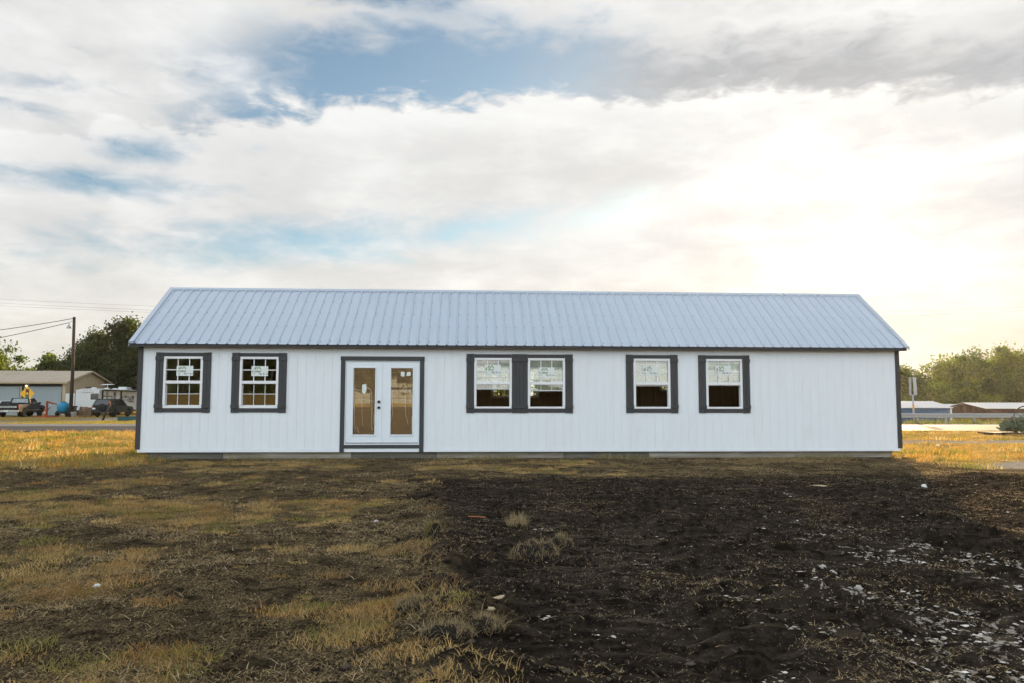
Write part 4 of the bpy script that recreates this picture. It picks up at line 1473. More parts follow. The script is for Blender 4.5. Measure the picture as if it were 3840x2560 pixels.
DARKP = ((.042, .054, .018), (.030, .042, .015), (.058, .066, .020))
GOLDP = ((.135, .16, .034), (.10, .13, .032), (.18, .185, .036), (.075, .10, .028))
MIDP = ((.075, .105, .026), (.055, .084, .023), (.105, .125, .028), (.042, .064, .019))
TL = 'trees behind the metal shop and trailer'
tree('oak_tree', 'tallest broad dark oak rising behind the camper trailer', (-43.5, 80.5, 0), 12.6, 5.6, 3, 24000, .34, DARKP, TL, nclump=80)
tree('oak_tree', 'dark oak behind the white building roof corner', (-37.0, 81, 0), 12.0, 5.0, 5, 17000, .34, DARKP, TL, nclump=52)
tree('oak_tree', 'smaller dark oak left of the tallest oak, above the gable', (-50.2, 83, 0), 8.6, 4.4, 8, 14000, .32, DARKP, TL, low=.05)
tree('oak_tree', 'bright edged oak above the middle of the metal roof', (-56.5, 86, 0), 8.2, 3.8, 12, 7500, .32, GOLDP, TL, low=.05)
tree('oak_tree', 'oak above the flashing sign behind the metal roof', (-61.5, 84, 0), 9.6, 4.2, 17, 8000, .32, GOLDP, TL, low=.05)
tree('oak_tree', 'leftmost oak cut by the picture edge', (-66.5, 88, 0), 10.2, 4.6, 19, 8000, .34, DARKP, TL, low=.05)
tree('oak_tree', 'mid height dark oak between the tallest oak and the utility pole', (-48.0, 81, 0), 10.4, 4.4, 31, 14000, .33, DARKP, TL, low=.05, nclump=60)
tree('cedar_thicket', 'dark low thicket directly behind the camper trailer', (-44.2, 76.5, 0), 7.2, 4.8, 23, 16000, .32, DARKP, TL, low=.0, nclump=60)
tree('cedar_thicket', 'dark low thicket by the corner of the white building', (-37.5, 76, 0), 7.0, 4.4, 29, 11000, .32, DARKP, TL, low=.0, nclump=60)

TR = 'sunlit trees beyond the storage sheds'
gz = -1.5
spec = [(50.0, 70, 7.6, 4.2, 'leftmost sunlit tree, beside the corner of the white building'), (55.5, 71, 8.4, 4.4, 'golden edged tree above the blue shed'),
        (60.5, 73, 9.3, 4.6, 'tree above the gap between blue and brown sheds'), (65.0, 74, 10.2, 4.6, 'tall tree above the brown gabled shed'),
        (70.5, 75, 10.6, 4.8, 'broad tree behind the prickly pear'), (75.5, 75, 11.6, 4.8, 'tallest tree at the right edge of the picture'), (81, 77, 11.0, 5.0, 'tree half out of the picture at the right')]
for k, (x, y, h, rx, lab) in enumerate(spec):
    tree('elm_tree', lab, (x, y, gz), h, rx, 40 + k * 3, 13500, .30, GOLDP if k % 2 else MIDP, TR, low=.02, nclump=64)
under = [(47.5, 61, 4.9, 3.4, 'low yellow green tree just behind the blue shed roof'), (53.0, 63, 5.4, 3.4, 'round low tree behind the right end of the blue shed'), (58.8, 62, 6.9, 3.1, 'rounded olive tree standing forward behind the brown sheds'),
         (64.2, 63, 6.3, 3.3, 'low olive tree right of the rounded olive tree'), (69.5, 64, 6.4, 3.4, 'low dark tree behind the prickly pear at the right edge')]
for k, (x, y, h, rx, lab) in enumerate(under):
    tree('mesquite_tree', lab, (x, y, gz), h, rx, 70 + k * 5, 11000, .24, GOLDP if k < 2 else MIDP, TR, low=.0, nclump=60)
WOOD = tag(thing('distant_wood', 'wood far behind the building, glimpsed only through its windows', 'wood'), kind='stuff')
WOOD2 = tag(thing('distant_wood', 'wood behind the photographer, seen only mirrored in the window glass', 'wood'), kind='stuff')
# woods behind the building: glimpsed through its windows, and they shade the yard at the left
for k, (x, y, h) in enumerate(((-14, 84, 11.5), (-7, 88, 12), (1, 66, 8.5), (9, 68, 9), (16, 64, 8), (24, 68, 9), (32, 70, 9), (40, 70, 8.5), (46.5, 77, 8.5), (-21, 86, 12.5), (-28.5, 91, 13), (-34.5, 95, 13.5), (-3, 70, 8), (-18, 74, 9), (-26, 78, 10))):
    tree('elm_tree', 'leafy tree glimpsed through the building windows', (x, y, -.8 if x > 4 else 0), h, 6.0 if h > 11 else 4.6, 120 + k, 5500 if h > 11 else 2600, .72, GOLDP, None, low=.0, root=WOOD)
# wood behind the photographer, mirrored in the window glass
for k, (x, y, h) in enumerate(((-46, -78, 7.5), (-38, -84, 7), (-31, -80, 6.2), (-53, -82, 8), (-24, -84, 5.6), (-15, -90, 4.2), (-50, -75, 3.6), (-42, -76, 3.4), (-35, -77, 3.2), (-28, -77, 3.2), (-21, -79, 3.0), (-57, -76, 3.6))):
    tree('oak_tree', 'oak mirrored in the window glass', (x, y, 2.4 if h > 4 else 1.2), h, 6.5, 160 + k, 3600, 1.0, DARKP, None, low=.0, root=WOOD2)

# ------------------------------------------------------------------ left background
TAN = pm('tan_sheet_metal', (0.42, 0.34, 0.225), 0.6, 0.08, 2, spec=.3)
TAN_ROOF = pm('tan_roof_metal', (0.44, 0.37, 0.29), 0.55, 0.10, 1.5, dirt=(0.33, 0.25, 0.17), dirt_amt=.4, stretch=(1, .3, 1))
ROLLUP = pm('grey_rollup_door', (0.30, 0.36, 0.38), 0.55, 0.08, 1.2, dirt=(.28, .31, .32), dirt_amt=.4)
DARKGREY = pm('dark_grey', (0.02, 0.02, 0.021), 0.7, 0.2)
POLE_WOOD = pm('creosote_wood', (0.045, 0.032, 0.025), 0.9, 0.3, 5, 0.5, 20, stretch=(1, 1, .15))
STEEL = pm('galvanised_steel', (0.36, 0.38, 0.40), 0.45, 0.12, 6, metal=.55)
WINGLASS = pm('dark_glass', (0.012, 0.014, 0.016), 0.08, 0.05, spec=.8)
TYRE = pm('tyre_rubber', (0.012, 0.012, 0.012), 0.85, 0.15, 20)
CHROME = pm('chrome', (0.45, 0.46, 0.48), 0.22, 0.08, metal=.9)

SX, SY = -43.33, 64.5
SHOP = thing('metal_shop', 'tan metal workshop with two grey roll-up doors and low gable roof', 'building', (SX, SY, 0))
E_Z, R_Z, SD = 3.55, 4.75, 9.6
# gable wall ribs: one panel object per sheet
gx = 0.0
npan = 10
pw = SD / npan
for i in range(npan):
    y0 = i * pw; y1 = y0 + pw
    zt0 = E_Z + (R_Z - E_Z) * (1 - abs(y0 - SD / 2) / (SD / 2)) - .12
    zt1 = E_Z + (R_Z - E_Z) * (1 - abs(y1 - SD / 2) / (SD / 2)) - .12
    mb = MB()
    mb.loft([(0, y0 + .004, 0), (0, y1 - .004, 0), (0, y1 - .004, zt1), (0, y0 + .004, zt0)], [(-.05, y0 + .004, 0), (-.05, y1 - .004, 0), (-.05, y1 - .004, zt1), (-.05, y0 + .004, zt0)])
    for rr_ in (.25, .5, .75):
        yr = y0 + pw * rr_
        zr = zt0 + (zt1 - zt0) * rr_ - .02
        mb.box(.0005, .022, yr - .03, yr + .03, .02, zr)
    mb.build('wall_panel', TAN, SHOP)
MB().box(-22, -.06, .06, SD - .06, 0, E_Z - .15).build('inner_shell', DARKGREY, SHOP)
MB().box(.001, .03, 4.05, 5.85, 2.02, 3.05).build('gable_window', pm('dusty_window', (.10, .11, .12), .3, .3, 6), SHOP)
MB().box(-.02, .026, .1, SD - .1, E_Z - .13, E_Z - .06).build('gable_girt', TAN, SHOP)
mb = MB()
oh = .55
for (ya, yb) in ((-oh, SD / 2), (SD + oh, SD / 2)):
    za = E_Z - (R_Z - E_Z) * oh / (SD / 2)
    mb.loft([(-22, ya, za), (.35, ya, za), (.35, yb, R_Z), (-22, yb, R_Z)], [(-22, ya, za + .05), (.35, ya, za + .05), (.35, yb, R_Z + .05), (-22, yb, R_Z + .05)])
rf = mb.build('roof', TAN_ROOF, SHOP)
for k in range(24):
    xr = .2 - k * .46
    MB().loft([(xr - .03, -oh, za + .052), (xr + .03, -oh, za + .052), (xr + .03, SD / 2, R_Z + .052), (xr - .03, SD / 2, R_Z + .052)],
              [(xr - .015, -oh, za + .085), (xr + .015, -oh, za + .085), (xr + .015, SD / 2, R_Z + .085), (xr - .015, SD / 2, R_Z + .085)]).build('roof_rib', TAN_ROOF, rf)
MB().box(-22, .36, -oh - .04, -oh - .001, za - .14, za + .06).build('gutter', TAN, SHOP)
mb = MB()
mb.loft([(.351, -oh, za - .10), (.351, SD / 2, R_Z - .10), (.351, SD / 2, R_Z + .07), (.351, -oh, za + .07)], [(.375, -oh, za - .10), (.375, SD / 2, R_Z - .10), (.375, SD / 2, R_Z + .07), (.375, -oh, za + .07)])
mb.build('rake_board', TAN, SHOP)
mb = MB()
mb.loft([(.351, SD + oh, za - .10), (.351, SD / 2, R_Z - .10), (.351, SD / 2, R_Z + .07), (.351, SD + oh, za + .07)], [(.375, SD + oh, za - .10), (.375, SD / 2, R_Z - .10), (.375, SD / 2, R_Z + .07), (.375, SD + oh, za + .07)])
mb.build('rake_board', TAN, SHOP)
MB().box(-.28, .03, -.22, -.02, 0, E_Z - .15).build('corner_post', TAN, SHOP)
MB().box(-22, -.285, -.02, .05, 3.0, E_Z - .15).build('shaded_door_header', DARKGREY, SHOP)  # dark colour stands in for the shade under the roof overhang
slat = MB().prism_x([(-.012, 0), (.004, .012), (.004, .085), (-.012, .098), (.03, .098), (.03, 0)], -1.9, 1.9).mesh('door_slat')
slat.materials.append(ROLLUP)
for xc in (-2.35, -6.6):
    dr = MB().box(-2.0, 2.0, .035, .055, 0, 3.0).build('rollup_door', DARKGREY, SHOP, (xc, 0, 0))
    for j in range(30):
        inst('door_slat', slat, dr, (0, 0, .02 + j * .0985))
MB().box(-4.42, -4.30, -.05, .05, 0, 3.0).build('door_jamb', DARKGREY, SHOP)
MB().box(-4.62, -4.44, -.05, .03, 0, 3.0).build('door_jamb', TAN, SHOP)

# utility pole with lamp
pole = thing('utility_pole', 'dark wooden utility pole with a shaded lamp near its top', 'pole', (-38.05, 55, 0))
MB().tube([(0, 0, -.4), (.02, 0, 4), (-.06, 0, 9.15)], .17, 10, .125).build('pole', POLE_WOOD, pole)
MB().tube([(-.05, -.05, 8.6), (-.25, -.12, 8.75), (-.42, -.15, 8.55)], .022, 6).build('lamp_arm', STEEL, pole)
MB().lathe([(.04, .30), (.06, .15), (.10, .10), (.20, -.10), (.23, -.16), (.19, -.15), (.001, -.10)], (-.42, -.15, 8.25), 12).build('lamp_shade', STEEL, pole)
MB().cyl((-.08, -.13, 8.95), (-.08, -.2, 8.95), .05, .03, 8).build('insulator', DARKGREY, pole)
WIRE = pm('cable', (0.03, 0.03, 0.03), 0.6, 0.1)


def wire(label, a, b, sag, r=.02, n=18):
    a = Vector(a); b = Vector(b)
    pts = [a.lerp(b, i / n) - Vector((0, 0, sag * 4 * (i / n) * (1 - i / n))) for i in range(n + 1)]
    o = MB().tube(pts, r, 5).build('overhead_wire', WIRE)
    return tag(o, label, 'wire', 'overhead wires')


wire('upper service wire from the utility pole top to the left', (-38.12, 54.9, 9.02), (-62, 52, 6.6), .75, .028)
wire('lower service wire falling left from the utility pole lamp', (-38.5, 54.85, 8.6), (-58, 50, 4.0), .35, .028)
wire('topmost distant wire at the left of the roof', (-110, 104, 19.2), (-30, 100, 15.2), .5, .011)
wire('middle distant wire at the left of the roof', (-110, 104, 18.6), (-30, 100, 14.6), .5, .011)
wire('lowest distant wire at the left of the roof', (-110, 104, 18.1), (-30, 100, 14.3), .5, .011)
wire('upper distant wire right of the roof', (40, 90, 14.4), (120, 92, 18.6), 1.0, .011)
wire('lower distant wire right of the roof', (40, 90, 13.2), (120, 92, 18.3), .8, .011)

# signal-ahead sign
SIGN_Y = pm('sign_yellow', (0.80, 0.42, 0.02), 0.45, 0.04)
SIGN_B = pm('sign_black', (0.012, 0.012, 0.012), 0.5, 0.05)
SIGN_RED = pm('sign_red', (0.16, 0.02, 0.02), 0.5, 0.05)
SIGN_GREEN = pm('sign_green', (0.01, 0.20, 0.12), 0.5, 0.05)
SIGN_AMB = pm('sign_amber', (0.85, 0.45, 0.04), 0.5, 0.05)
sg = thing('warning_sign', 'yellow diamond signal ahead sign with an amber beacon above', 'sign', (-44.75, 60, 0))
MB().box(-.04, .04, .03, .10, -.2, 3.1).build('sign_post', STEEL, sg)
d_ = .70
a = [(0, .0, 2.20 - d_), (d_, .0, 2.20), (0, .0, 2.20 + d_), (-d_, .0, 2.20)]
pl = MB().loft(a, [(p[0], .012, p[2]) for p in a]).build('sign_plate', SIGN_Y, sg)
MB().box(-.155, .155, -.004, -.0005, 1.77, 2.63).build('signal_symbol', SIGN_B, pl)
for zc, mt, nm in ((2.49, SIGN_RED, 'red_lens'), (2.20, SIGN_AMB, 'amber_lens'), (1.92, SIGN_GREEN, 'green_lens')):
    MB().cyl((0, -.0045, zc), (0, -.010, zc), .115, .115, 16).build(nm, mt, pl)
m_, g_, o_ = new_mat('beacon_light')
em = g_.n('ShaderNodeEmission'); g_.put(em.inputs[0], (1.0, .62, .16)); em.inputs[1].default_value = 2.2
g_.t.links.new(em.outputs[0], o_.inputs[0])
bc = MB().box(-.30, .02, .03, .19, 2.80, 3.14).build('beacon_housing', SIGN_B, sg)
MB().lathe([(.001, -.03), (.08, -.025), (.10, 0), (.10, .01), (.001, .01)], (-.14, .025, 2.93), 14, 'y').build('beacon_lens', m_, bc)


# ---- vehicles
def wheel(parent, x, y, r, w, side):
    t = MB().lathe([(r * .62, -w / 2), (r * .93, -w / 2), (r, -w * .32), (r, w * .32), (r * .93, w / 2), (r * .62, w / 2)], (0, 0, 0), 20, 'x').build('wheel', TYRE, parent, (x, y, r))
    MB().lathe([(.001, -w * .30), (r * .62, -w * .36), (r * .62, w * .36), (.001, w * .30)], (0, 0, 0), 14, 'x').build('rim', CHROME, t)
    mb = MB()
    for k in range(5):
        an = k * 2 * math.pi / 5
        c, s_ = math.cos(an) * r * .40, math.sin(an) * r * .40
        mb.cyl((side * w * .335, c, s_), (side * w * .375, c, s_), r * .10, r * .10, 6)
    ho = mb.build('rim_holes', TYRE, t)
    tag(ho, kind='stuff')
    return t


def arch(yc, r, zb, n=8):
    return [(yc + r * math.cos(math.pi * k / n), zb + r * math.sin(math.pi * k / n)) for k in range(n + 1)]


def body_profile(rear, top, front, arches, zb):
    """closed side outline with wheel arches along the bottom"""
    pts = list(rear) + list(top) + list(front)
    for (yc, r) in sorted(arches, reverse=True):
        pts += [(yc + r, zb)] + arch(yc, r, zb)[1:-1] + [(yc - r, zb)]
    return pts


BLACKP = pm('black_car_paint', (0.006, 0.006, 0.007), 0.35, 0.1, spec=.2)
GREENP = pm('dark_green_car_paint', (0.008, 0.020, 0.019), 0.35, 0.1, spec=.2)
WHITEP = pm('white_car_paint', (0.62, 0.64, 0.66), 0.3, 0.04, coat=.5)
TAILRED = pm('tail_lamp_red', (0.30, 0.03, 0.02), 0.2, 0.05)
TAILORG = pm('tail_lamp_orange', (0.55, 0.12, 0.03), 0.2, 0.05)
PLATE = pm('licence_plate', (0.55, 0.62, 0.68), 0.5, 0.08)
BANDW = pm('tailgate_band', (0.42, 0.46, 0.45), 0.45, 0.06)

TK = thing('pickup_truck', 'black pickup truck parked tail first towards the road', 'truck', (-42.75, 53.3, 0), R_(5))
W2 = .97
prof = body_profile([(0.06, .52), (.06, .80)], [(2.30, .80), (2.30, 1.16), (3.95, 1.16), (4.30, 1.10), (5.05, 1.02)], [(5.22, .92), (5.25, .50)], [(1.15, .42), (4.40, .42)], .46)
MB().prism_x(prof, -W2, W2).build('body', BLACKP, TK)
for sx in (-1, 1):
    x0, x1 = sorted((sx * W2, sx * (W2 - .09)))
    MB().prism_x([(.04, .801), (2.29, .801), (2.29, 1.16), (.04, 1.14)], x0, x1).build('bed_side', BLACKP, TK)
    MB().box(*sorted((sx * (W2 - .07), sx * (W2 + .005))), -.012, .035, .80, 1.12).build('tail_light', TAILRED, TK)
MB().bbox(-W2 + .10, W2 - .10, -.02, .05, .66, 1.13, .02).build('tailgate', BLACKP, TK)
bd = MB().box(-W2 + .16, W2 - .16, -.030, -.021, .84, 1.00).build('tailgate_band', BANDW, TK)
tm = text_mesh('CHEVROLET', .12, 1.36, .003); tm.materials.append(SIGN_B)
inst('tailgate_lettering', tm, bd, (0, -.033, .92))
bp_ = MB().bbox(-1.0, 1.0, -.20, -.04, .44, .64, .03).build('rear_bumper', CHROME, TK)
MB().box(-.17, .17, -.212, -.202, .47, .62).build('licence_plate', PLATE, bp_)
MB().bbox(-.98, .98, 5.25, 5.36, .42, .64, .03).build('front_bumper', CHROME, TK)
cab_b = [(-.93, 2.32, 1.16), (.93, 2.32, 1.16), (.93, 4.05, 1.14), (-.93, 4.05, 1.14)]
cab_t = [(-.74, 2.45, 1.74), (.74, 2.45, 1.74), (.74, 3.42, 1.76), (-.74, 3.42, 1.76)]
cb = MB().loft(cab_b, cab_t).build('cab', BLACKP, TK)


def glass_on(parent, b0, b1, t0, t1, off, name='window', mt=None, m=(.10, .90, .12, .90)):
    """inset pane a little proud of the face spanned by four corners"""
    b0, b1, t0, t1 = map(Vector, (b0, b1, t0, t1))
    nrm = (b1 - b0).cross(t0 - b0).normalized() * off
    P = lambda u, v: (b0.lerp(b1, u)).lerp(t0.lerp(t1, u), v) + nrm
    ps = [P(m[0], m[2]), P(m[1], m[2]), P(m[1], m[3]), P(m[0], m[3])]
    return MB().loft(ps, [p + nrm * .6 for p in ps]).build(name, mt or WINGLASS, parent)


CABGLASS = pm('cab_rear_glass', (0.17, 0.22, 0.22), 0.10, 0.25, 4, spec=.8)
glass_on(cb, cab_b[0], cab_b[1], cab_t[0], cab_t[1], .006, 'rear_window', CABGLASS, (.10, .90, .25, .88))
glass_on(cb, cab_b[1], cab_b[2], cab_t[1], cab_t[2], .006, 'side_window')
glass_on(cb, cab_b[3], cab_b[0], cab_t[3], cab_t[0], .006, 'side_window')
glass_on(cb, cab_b[2], cab_b[3], cab_t[2], cab_t[3], .006, 'windscreen')
for sx in (-1, 1):
    MB().bbox(*sorted((sx * .96, sx * 1.18)), 3.72, 3.80, 1.16, 1.34, .015).build('mirror', BLACKP, TK)
    wheel(TK, sx * (W2 - .12), 1.15, .37, .24, sx)
    wheel(TK, sx * (W2 - .12), 4.40, .37, .24, sx)
    MB().box(*sorted((sx * (W2 + .002), sx * (W2 + .016))), 1.62, 3.95, .62, .66).build('side_moulding', CHROME, TK)

SV = thing('sport_utility_vehicle', 'dark green sport utility vehicle with a covered spare wheel, before the trailer', 'car', (-34.95, 54.2, 0), R_(-3))
prof = body_profile([(0, .45), (-.02, .95)], [(.05, 1.02), (3.0, 1.02), (4.05, .95)], [(4.25, .80), (4.28, .42)], [(.80, .38), (3.35, .38)], .40)
MB().prism_x(prof, -.86, .86).build('body', GREENP, SV)
cab_b = [(-.85, .04, 1.02), (.85, .04, 1.02), (.85, 3.15, 1.02), (-.85, 3.15, 1.02)]
cab_t = [(-.66, .34, 1.64), (.66, .34, 1.64), (.66, 2.45, 1.66), (-.66, 2.45, 1.66)]
cb = MB().loft(cab_b, cab_t).build('cabin', GREENP, SV)
glass_on(cb, cab_b[0], cab_b[1], cab_t[0], cab_t[1], .006, 'rear_window', None, (.08, .92, .15, .88))
glass_on(cb, cab_b[1], cab_b[2], cab_t[1], cab_t[2], .006, 'side_window', None, (.06, .46, .1, .88))
glass_on(cb, cab_b[1], cab_b[2], cab_t[1], cab_t[2], .006, 'side_window', None, (.50, .92, .1, .88))
glass_on(cb, cab_b[3], cab_b[0], cab_t[3], cab_t[0], .006, 'side_window')
glass_on(cb, cab_b[2], cab_b[3], cab_t[2], cab_t[3], .006, 'windscreen')
sp_ = MB().lathe([(.001, -.22), (.28, -.21), (.34, -.16), (.34, -.03), (.001, -.03)], (0.12, 0, .88), 20, 'y').build('spare_wheel', TYRE, SV)
MB().bbox(-.88, .88, -.14, -.01, .42, .60, .03).build('rear_bumper', DARKGREY, SV)
MB().box(-.80, -.52, -.035, -.022, .70, .85).build('licence_plate', PLATE, SV)
MB().box(.70, .84, -.03, .06, 1.03, 1.45).build('tail_light', TAILORG, SV)
MB().box(-.86, -.74, -.03, .03, .78, .98).build('tail_light', TAILORG, SV)
for sx in (-1, 1):
    wheel(SV, sx * .76, .80, .34, .22, sx)
    wheel(SV, sx * .76, 3.35, .34, .22, sx)

WC = thing('parked_car', 'white car mostly cut off by the left picture edge, beside the pickup', 'car', (-47.0, 57.2, 0), R_(-62))
prof = body_profile([(0, .40), (-.02, .85)], [(.4, .98), (1.3, 1.0), (3.1, .98), (4.3, .85)], [(4.55, .66), (4.56, .36)], [(.85, .35), (3.6, .35)], .34)
MB().prism_x(prof, -.88, .88).build('body', WHITEP, WC)
cab_b = [(-.84, .75, .99), (.84, .75, .99), (.84, 3.35, .985), (-.84, 3.35, .985)]
cab_t = [(-.62, 1.25, 1.48), (.62, 1.25, 1.48), (.62, 2.45, 1.50), (-.62, 2.45, 1.50)]
cb = MB().loft(cab_b, cab_t).build('cabin', WHITEP, WC)
for q in ((0, 1), (1, 2), (2, 3), (3, 0)):
    glass_on(cb, cab_b[q[0]], cab_b[q[1]], cab_t[q[0]], cab_t[q[1]], .006, 'window')
for sx in (-1, 1):
    MB().bbox(*sorted((sx * .88, sx * 1.08)), 2.92, 3.02, 1.0, 1.14, .015).build('mirror', SIGN_B, WC)
    wheel(WC, sx * .78, .85, .32, .20, sx)
    wheel(WC, sx * .78, 3.6, .32, .20, sx)

# ---- camper trailer
RVW = pm('trailer_white', (0.60, 0.62, 0.61), 0.4, 0.05, 1.5, dirt=(.46, .47, .46), dirt_amt=.3)
RVC = pm('trailer_cream', (0.52, 0.50, 0.45), 0.4, 0.05, 1.5)
RV = thing('camper_trailer', 'white camper trailer with rounded dark windows, parked behind the green vehicle', 'trailer', (-38.72, 62.0, 0))
W_, L_, Z0, Z1 = 2.45, 9.4, .55, 2.68
crn = [(-W_, 0, Z0), (0, 0, Z0), (0, 0, Z1 - .02), (-W_ * .35, 0, Z1 + .08), (-W_ * .75, 0, Z1 + .03), (-W_, 0, Z1 - .10)]
MB().loft(crn, [(p[0], L_, p[2]) for p in crn]).build('body', RVW, RV)
mb = MB()
for xx in (-W_ + .02, -.02):
    mb.box(xx - .025, xx + .025, -.012, .0, Z0, Z1 - .12)
    tag(MB().box(xx - .025, xx + .025, -.012, -.001, Z0, Z1 - .12).build('corner_trim', SIGN_B, RV))


def rounded(w, h, r, n=4):
    pts = []
    for cx, cz, a0 in ((w / 2 - r, h / 2 - r, 0), (-w / 2 + r, h / 2 - r, 90), (-w / 2 + r, -h / 2 + r, 180), (w / 2 - r, -h / 2 + r, 270)):
        for k in range(n + 1):
            a = R_(a0 + 90 * k / n)
            pts.append((cx + r * math.cos(a), cz + r * math.sin(a)))
    return pts


def plate_y(name, xc, zc, w, h, r, mt, parent, y=-.012, d=.011):
    p = rounded(w, h, r)
    return MB().loft([(xc + a, y, zc + b) for a, b in p], [(xc + a, y + d, zc + b) for a, b in p]).build(name, mt, parent)


def plate_x(name, yc, zc, w, h, r, mt, parent, x=.001, d=.012):
    p = rounded(w, h, r)
    return MB().loft([(x, yc + a, zc + b) for a, b in p], [(x + d, yc + a, zc + b) for a, b in p]).build(name, mt, parent)


plate_y('rear_window', -.52, 1.93, .80, .62, .10, WINGLASS, RV)
tm = text_mesh('STARCRAFT LT', .12, 1.25, .002, .3); tm.materials.append(DARKGREY)
inst('trailer_lettering', tm, RV, (-1.22, -.006, 2.34))
for k in range(3):
    plate_y('clearance_light', -1.55 + k * .31, 2.58, .09, .05, .015, TAILRED, RV)
plate_y('tail_lamp', -.20, .93, .22, .12, .03, TAILRED, RV)
plate_y('tail_lamp', -2.25, .93, .22, .12, .03, TAILRED, RV)
plate_y('rear_hatch', -.72, .66, .75, .16, .03, SIGN_B, RV)
MB().bbox(-2.2, -.2, -.35, -.05, .38, .52).build('rear_bumper', SIGN_B, RV)
MB().box(.001, .012, .05, L_, 2.02, Z1 - .06).build('cream_band', RVC, RV)
awn = MB().cyl((.14, .5, Z1 - .08), (.14, 8.2, Z1 - .08), .075, .075, 10).build('awning_roll', SIGN_B, RV)
MB().box(.013, .12, .34, .50, .60, Z1 - .10).build('awning_arm', SIGN_B, RV)
MB().box(.013, .12, 4.55, 4.72, .60, Z1 - .10).build('awning_arm', SIGN_B, RV)
MB().box(.013, .03, 2.55, 2.68, .62, 2.0).build('door_frame', SIGN_B, RV)
MB().box(.013, .03, .52, 2.54, 1.94, 2.02).build('door_frame', SIGN_B, RV)
plate_x('entry_door', 3.25, 1.45, .75, 1.75, .10, RVW, RV, .013, .02)
plate_x('side_window', 3.20, 1.88, .62, 1.05, .10, WINGLASS, RV, .034, .01)
plate_x('side_window', 1.55, 2.28, .55, .44, .18, WINGLASS, RV, .013, .015)
plate_x('side_window', 7.15, 1.72, 1.5, .68, .14, WINGLASS, RV, .013, .015)
plate_x('vent_cover', 5.9, 1.95, .35, .20, .03, SIGN_B, RV, .013, .015)
plate_x('exterior_light', 1.5, 1.80, .16, .26, .05, SIGN_B, RV, .013, .02)
plate_x('grab_handle', 2.45, 1.12, .5, .14, .05, CHROME, RV, .031, .03)
tm = text_mesh('AutumnRidge', .16, 1.9, .004); tm.materials.append(TAILRED)
inst('trailer_lettering', tm, RV, (.018, 5.62, 1.60), (0, 0, R_(90)))
for zz_, ya, yb in ((1.62, .6, 2.4), (1.80, 3.8, 7.4), (2.02, 4.9, 6.4), (1.52, 3.75, 5.6)):
    pts = [(.016, ya + (yb - ya) * t, zz_ - .16 + .26 * math.sin(t * 1.9)) for t in np.linspace(0, 1, 9)]
    MB().tube(pts, .045, 5, .008).build('swoosh_stripe', SIGN_B, RV)
for yc, xc, r in ((.8, -1.0, .32), (3.4, -.9, .30), (5.3, -.9, .34), (7.0, -.8, .4)):
    MB().lathe([(r, 0), (r * .95, .07), (r * .6, .14), (.001, .16)], (xc, yc, Z1 + .04), 14).build('roof_vent', RVW, RV)
ac = MB().loft([(-1.5, 7.2, Z1 + .03), (-.5, 7.2, Z1 + .03), (-.5, 8.6, Z1 + .03), (-1.5, 8.6, Z1 + .03)], [(-1.4, 7.3, Z1 + .38), (-.6, 7.3, Z1 + .38), (-.6, 8.45, Z1 + .34), (-1.4, 8.45, Z1 + .34)]).build('air_conditioner', RVW, RV)
for k in range(5):
    MB().box(-.497, -.48, 7.45 + k * .2, 7.57 + k * .2, Z1 + .10, Z1 + .26).build('air_grille', STEEL, ac, None)
mb = MB(); mb.cyl((-1.2, 4.2, Z1 + .05), (-1.2, 4.2, Z1 + .52), .03, .03, 6)
an_ = mb.build('antenna_mast', RVW, RV)
MB().loft([(-1.95, 4.05, Z1 + .50), (-.45, 4.15, Z1 + .56), (-.45, 4.3, Z1 + .56), (-1.95, 4.35, Z1 + .50)], [(-1.6, 4.1, Z1 + .60), (-.8, 4.17, Z1 + .63), (-.8, 4.28, Z1 + .63), (-1.6, 4.3, Z1 + .60)]).build('antenna_wing', RVW, an_)
for yy in (3.8, 4.7):
    wheel(RV, -.18, yy, .34, .2, 1); wheel(RV, -2.27, yy, .34, .2, -1)
MB().box(-2.2, -.25, .4, L_ - .2, .36, .54).build('chassis', SIGN_B, RV)
bx = thing('box_trailer', 'plain white box trailer half hidden left of the camper', 'trailer', (-43.1, 64.0, 0))
MB().bbox(-.05, 1.05, 0, 4.5, .5, 2.25, .04).build('body', RVW, bx)
MB().box(.62, .66, -.006, -.0005, .55, 2.2).build('door_seam', DARKGREY, bx)
wheel(bx, .9, 1.6, .3, .2, 1); wheel(bx, .1, 1.6, .3, .2, -1)

# ---- yard things
ORANGE = pm('orange_plastic', (0.62, 0.16, 0.03), 0.5, 0.08)
RUSTY = pm('rusty_red_paint', (0.22, 0.045, 0.02), 0.6, 0.25, 10)
BLUEP = pm('blue_poly_tank', (0.005, 0.20, 0.36), 0.45, 0.12, 3, dirt=(.004, .11, .20), dirt_amt=.6)
TUBW = pm('white_plastic_tub', (0.45, 0.46, 0.48), 0.5, 0.06)
PALLET = pm('pallet_wood', (0.20, 0.13, 0.07), 0.85, 0.3, 8)
TEAL = pm('teal_paint', (0.012, 0.075, 0.085), 0.5, 0.12, 3)
cn = thing('traffic_cone', 'orange traffic cone before the blue tank', 'cone', (-38.72, 51.9, 0))
MB().box(-.18, .18, -.18, .18, 0, .04).build('cone_base', ORANGE, cn)
MB().lathe([(.14, .04), (.035, .66), (.03, .70), (.001, .70)], (0, 0, 0), 14).build('cone_body', ORANGE, cn)
MB().lathe([(.092, .36), (.070, .50)], (0, 0, 0), 14).build('cone_collar', TUBW, cn)
jk = thing('engine_hoist', 'rusty red engine hoist with a short angled arm', 'hoist', (-39.45, 53.6, 0))
MB().box(-.07, .07, -.07, .07, .05, 1.42).build('mast', RUSTY, jk)
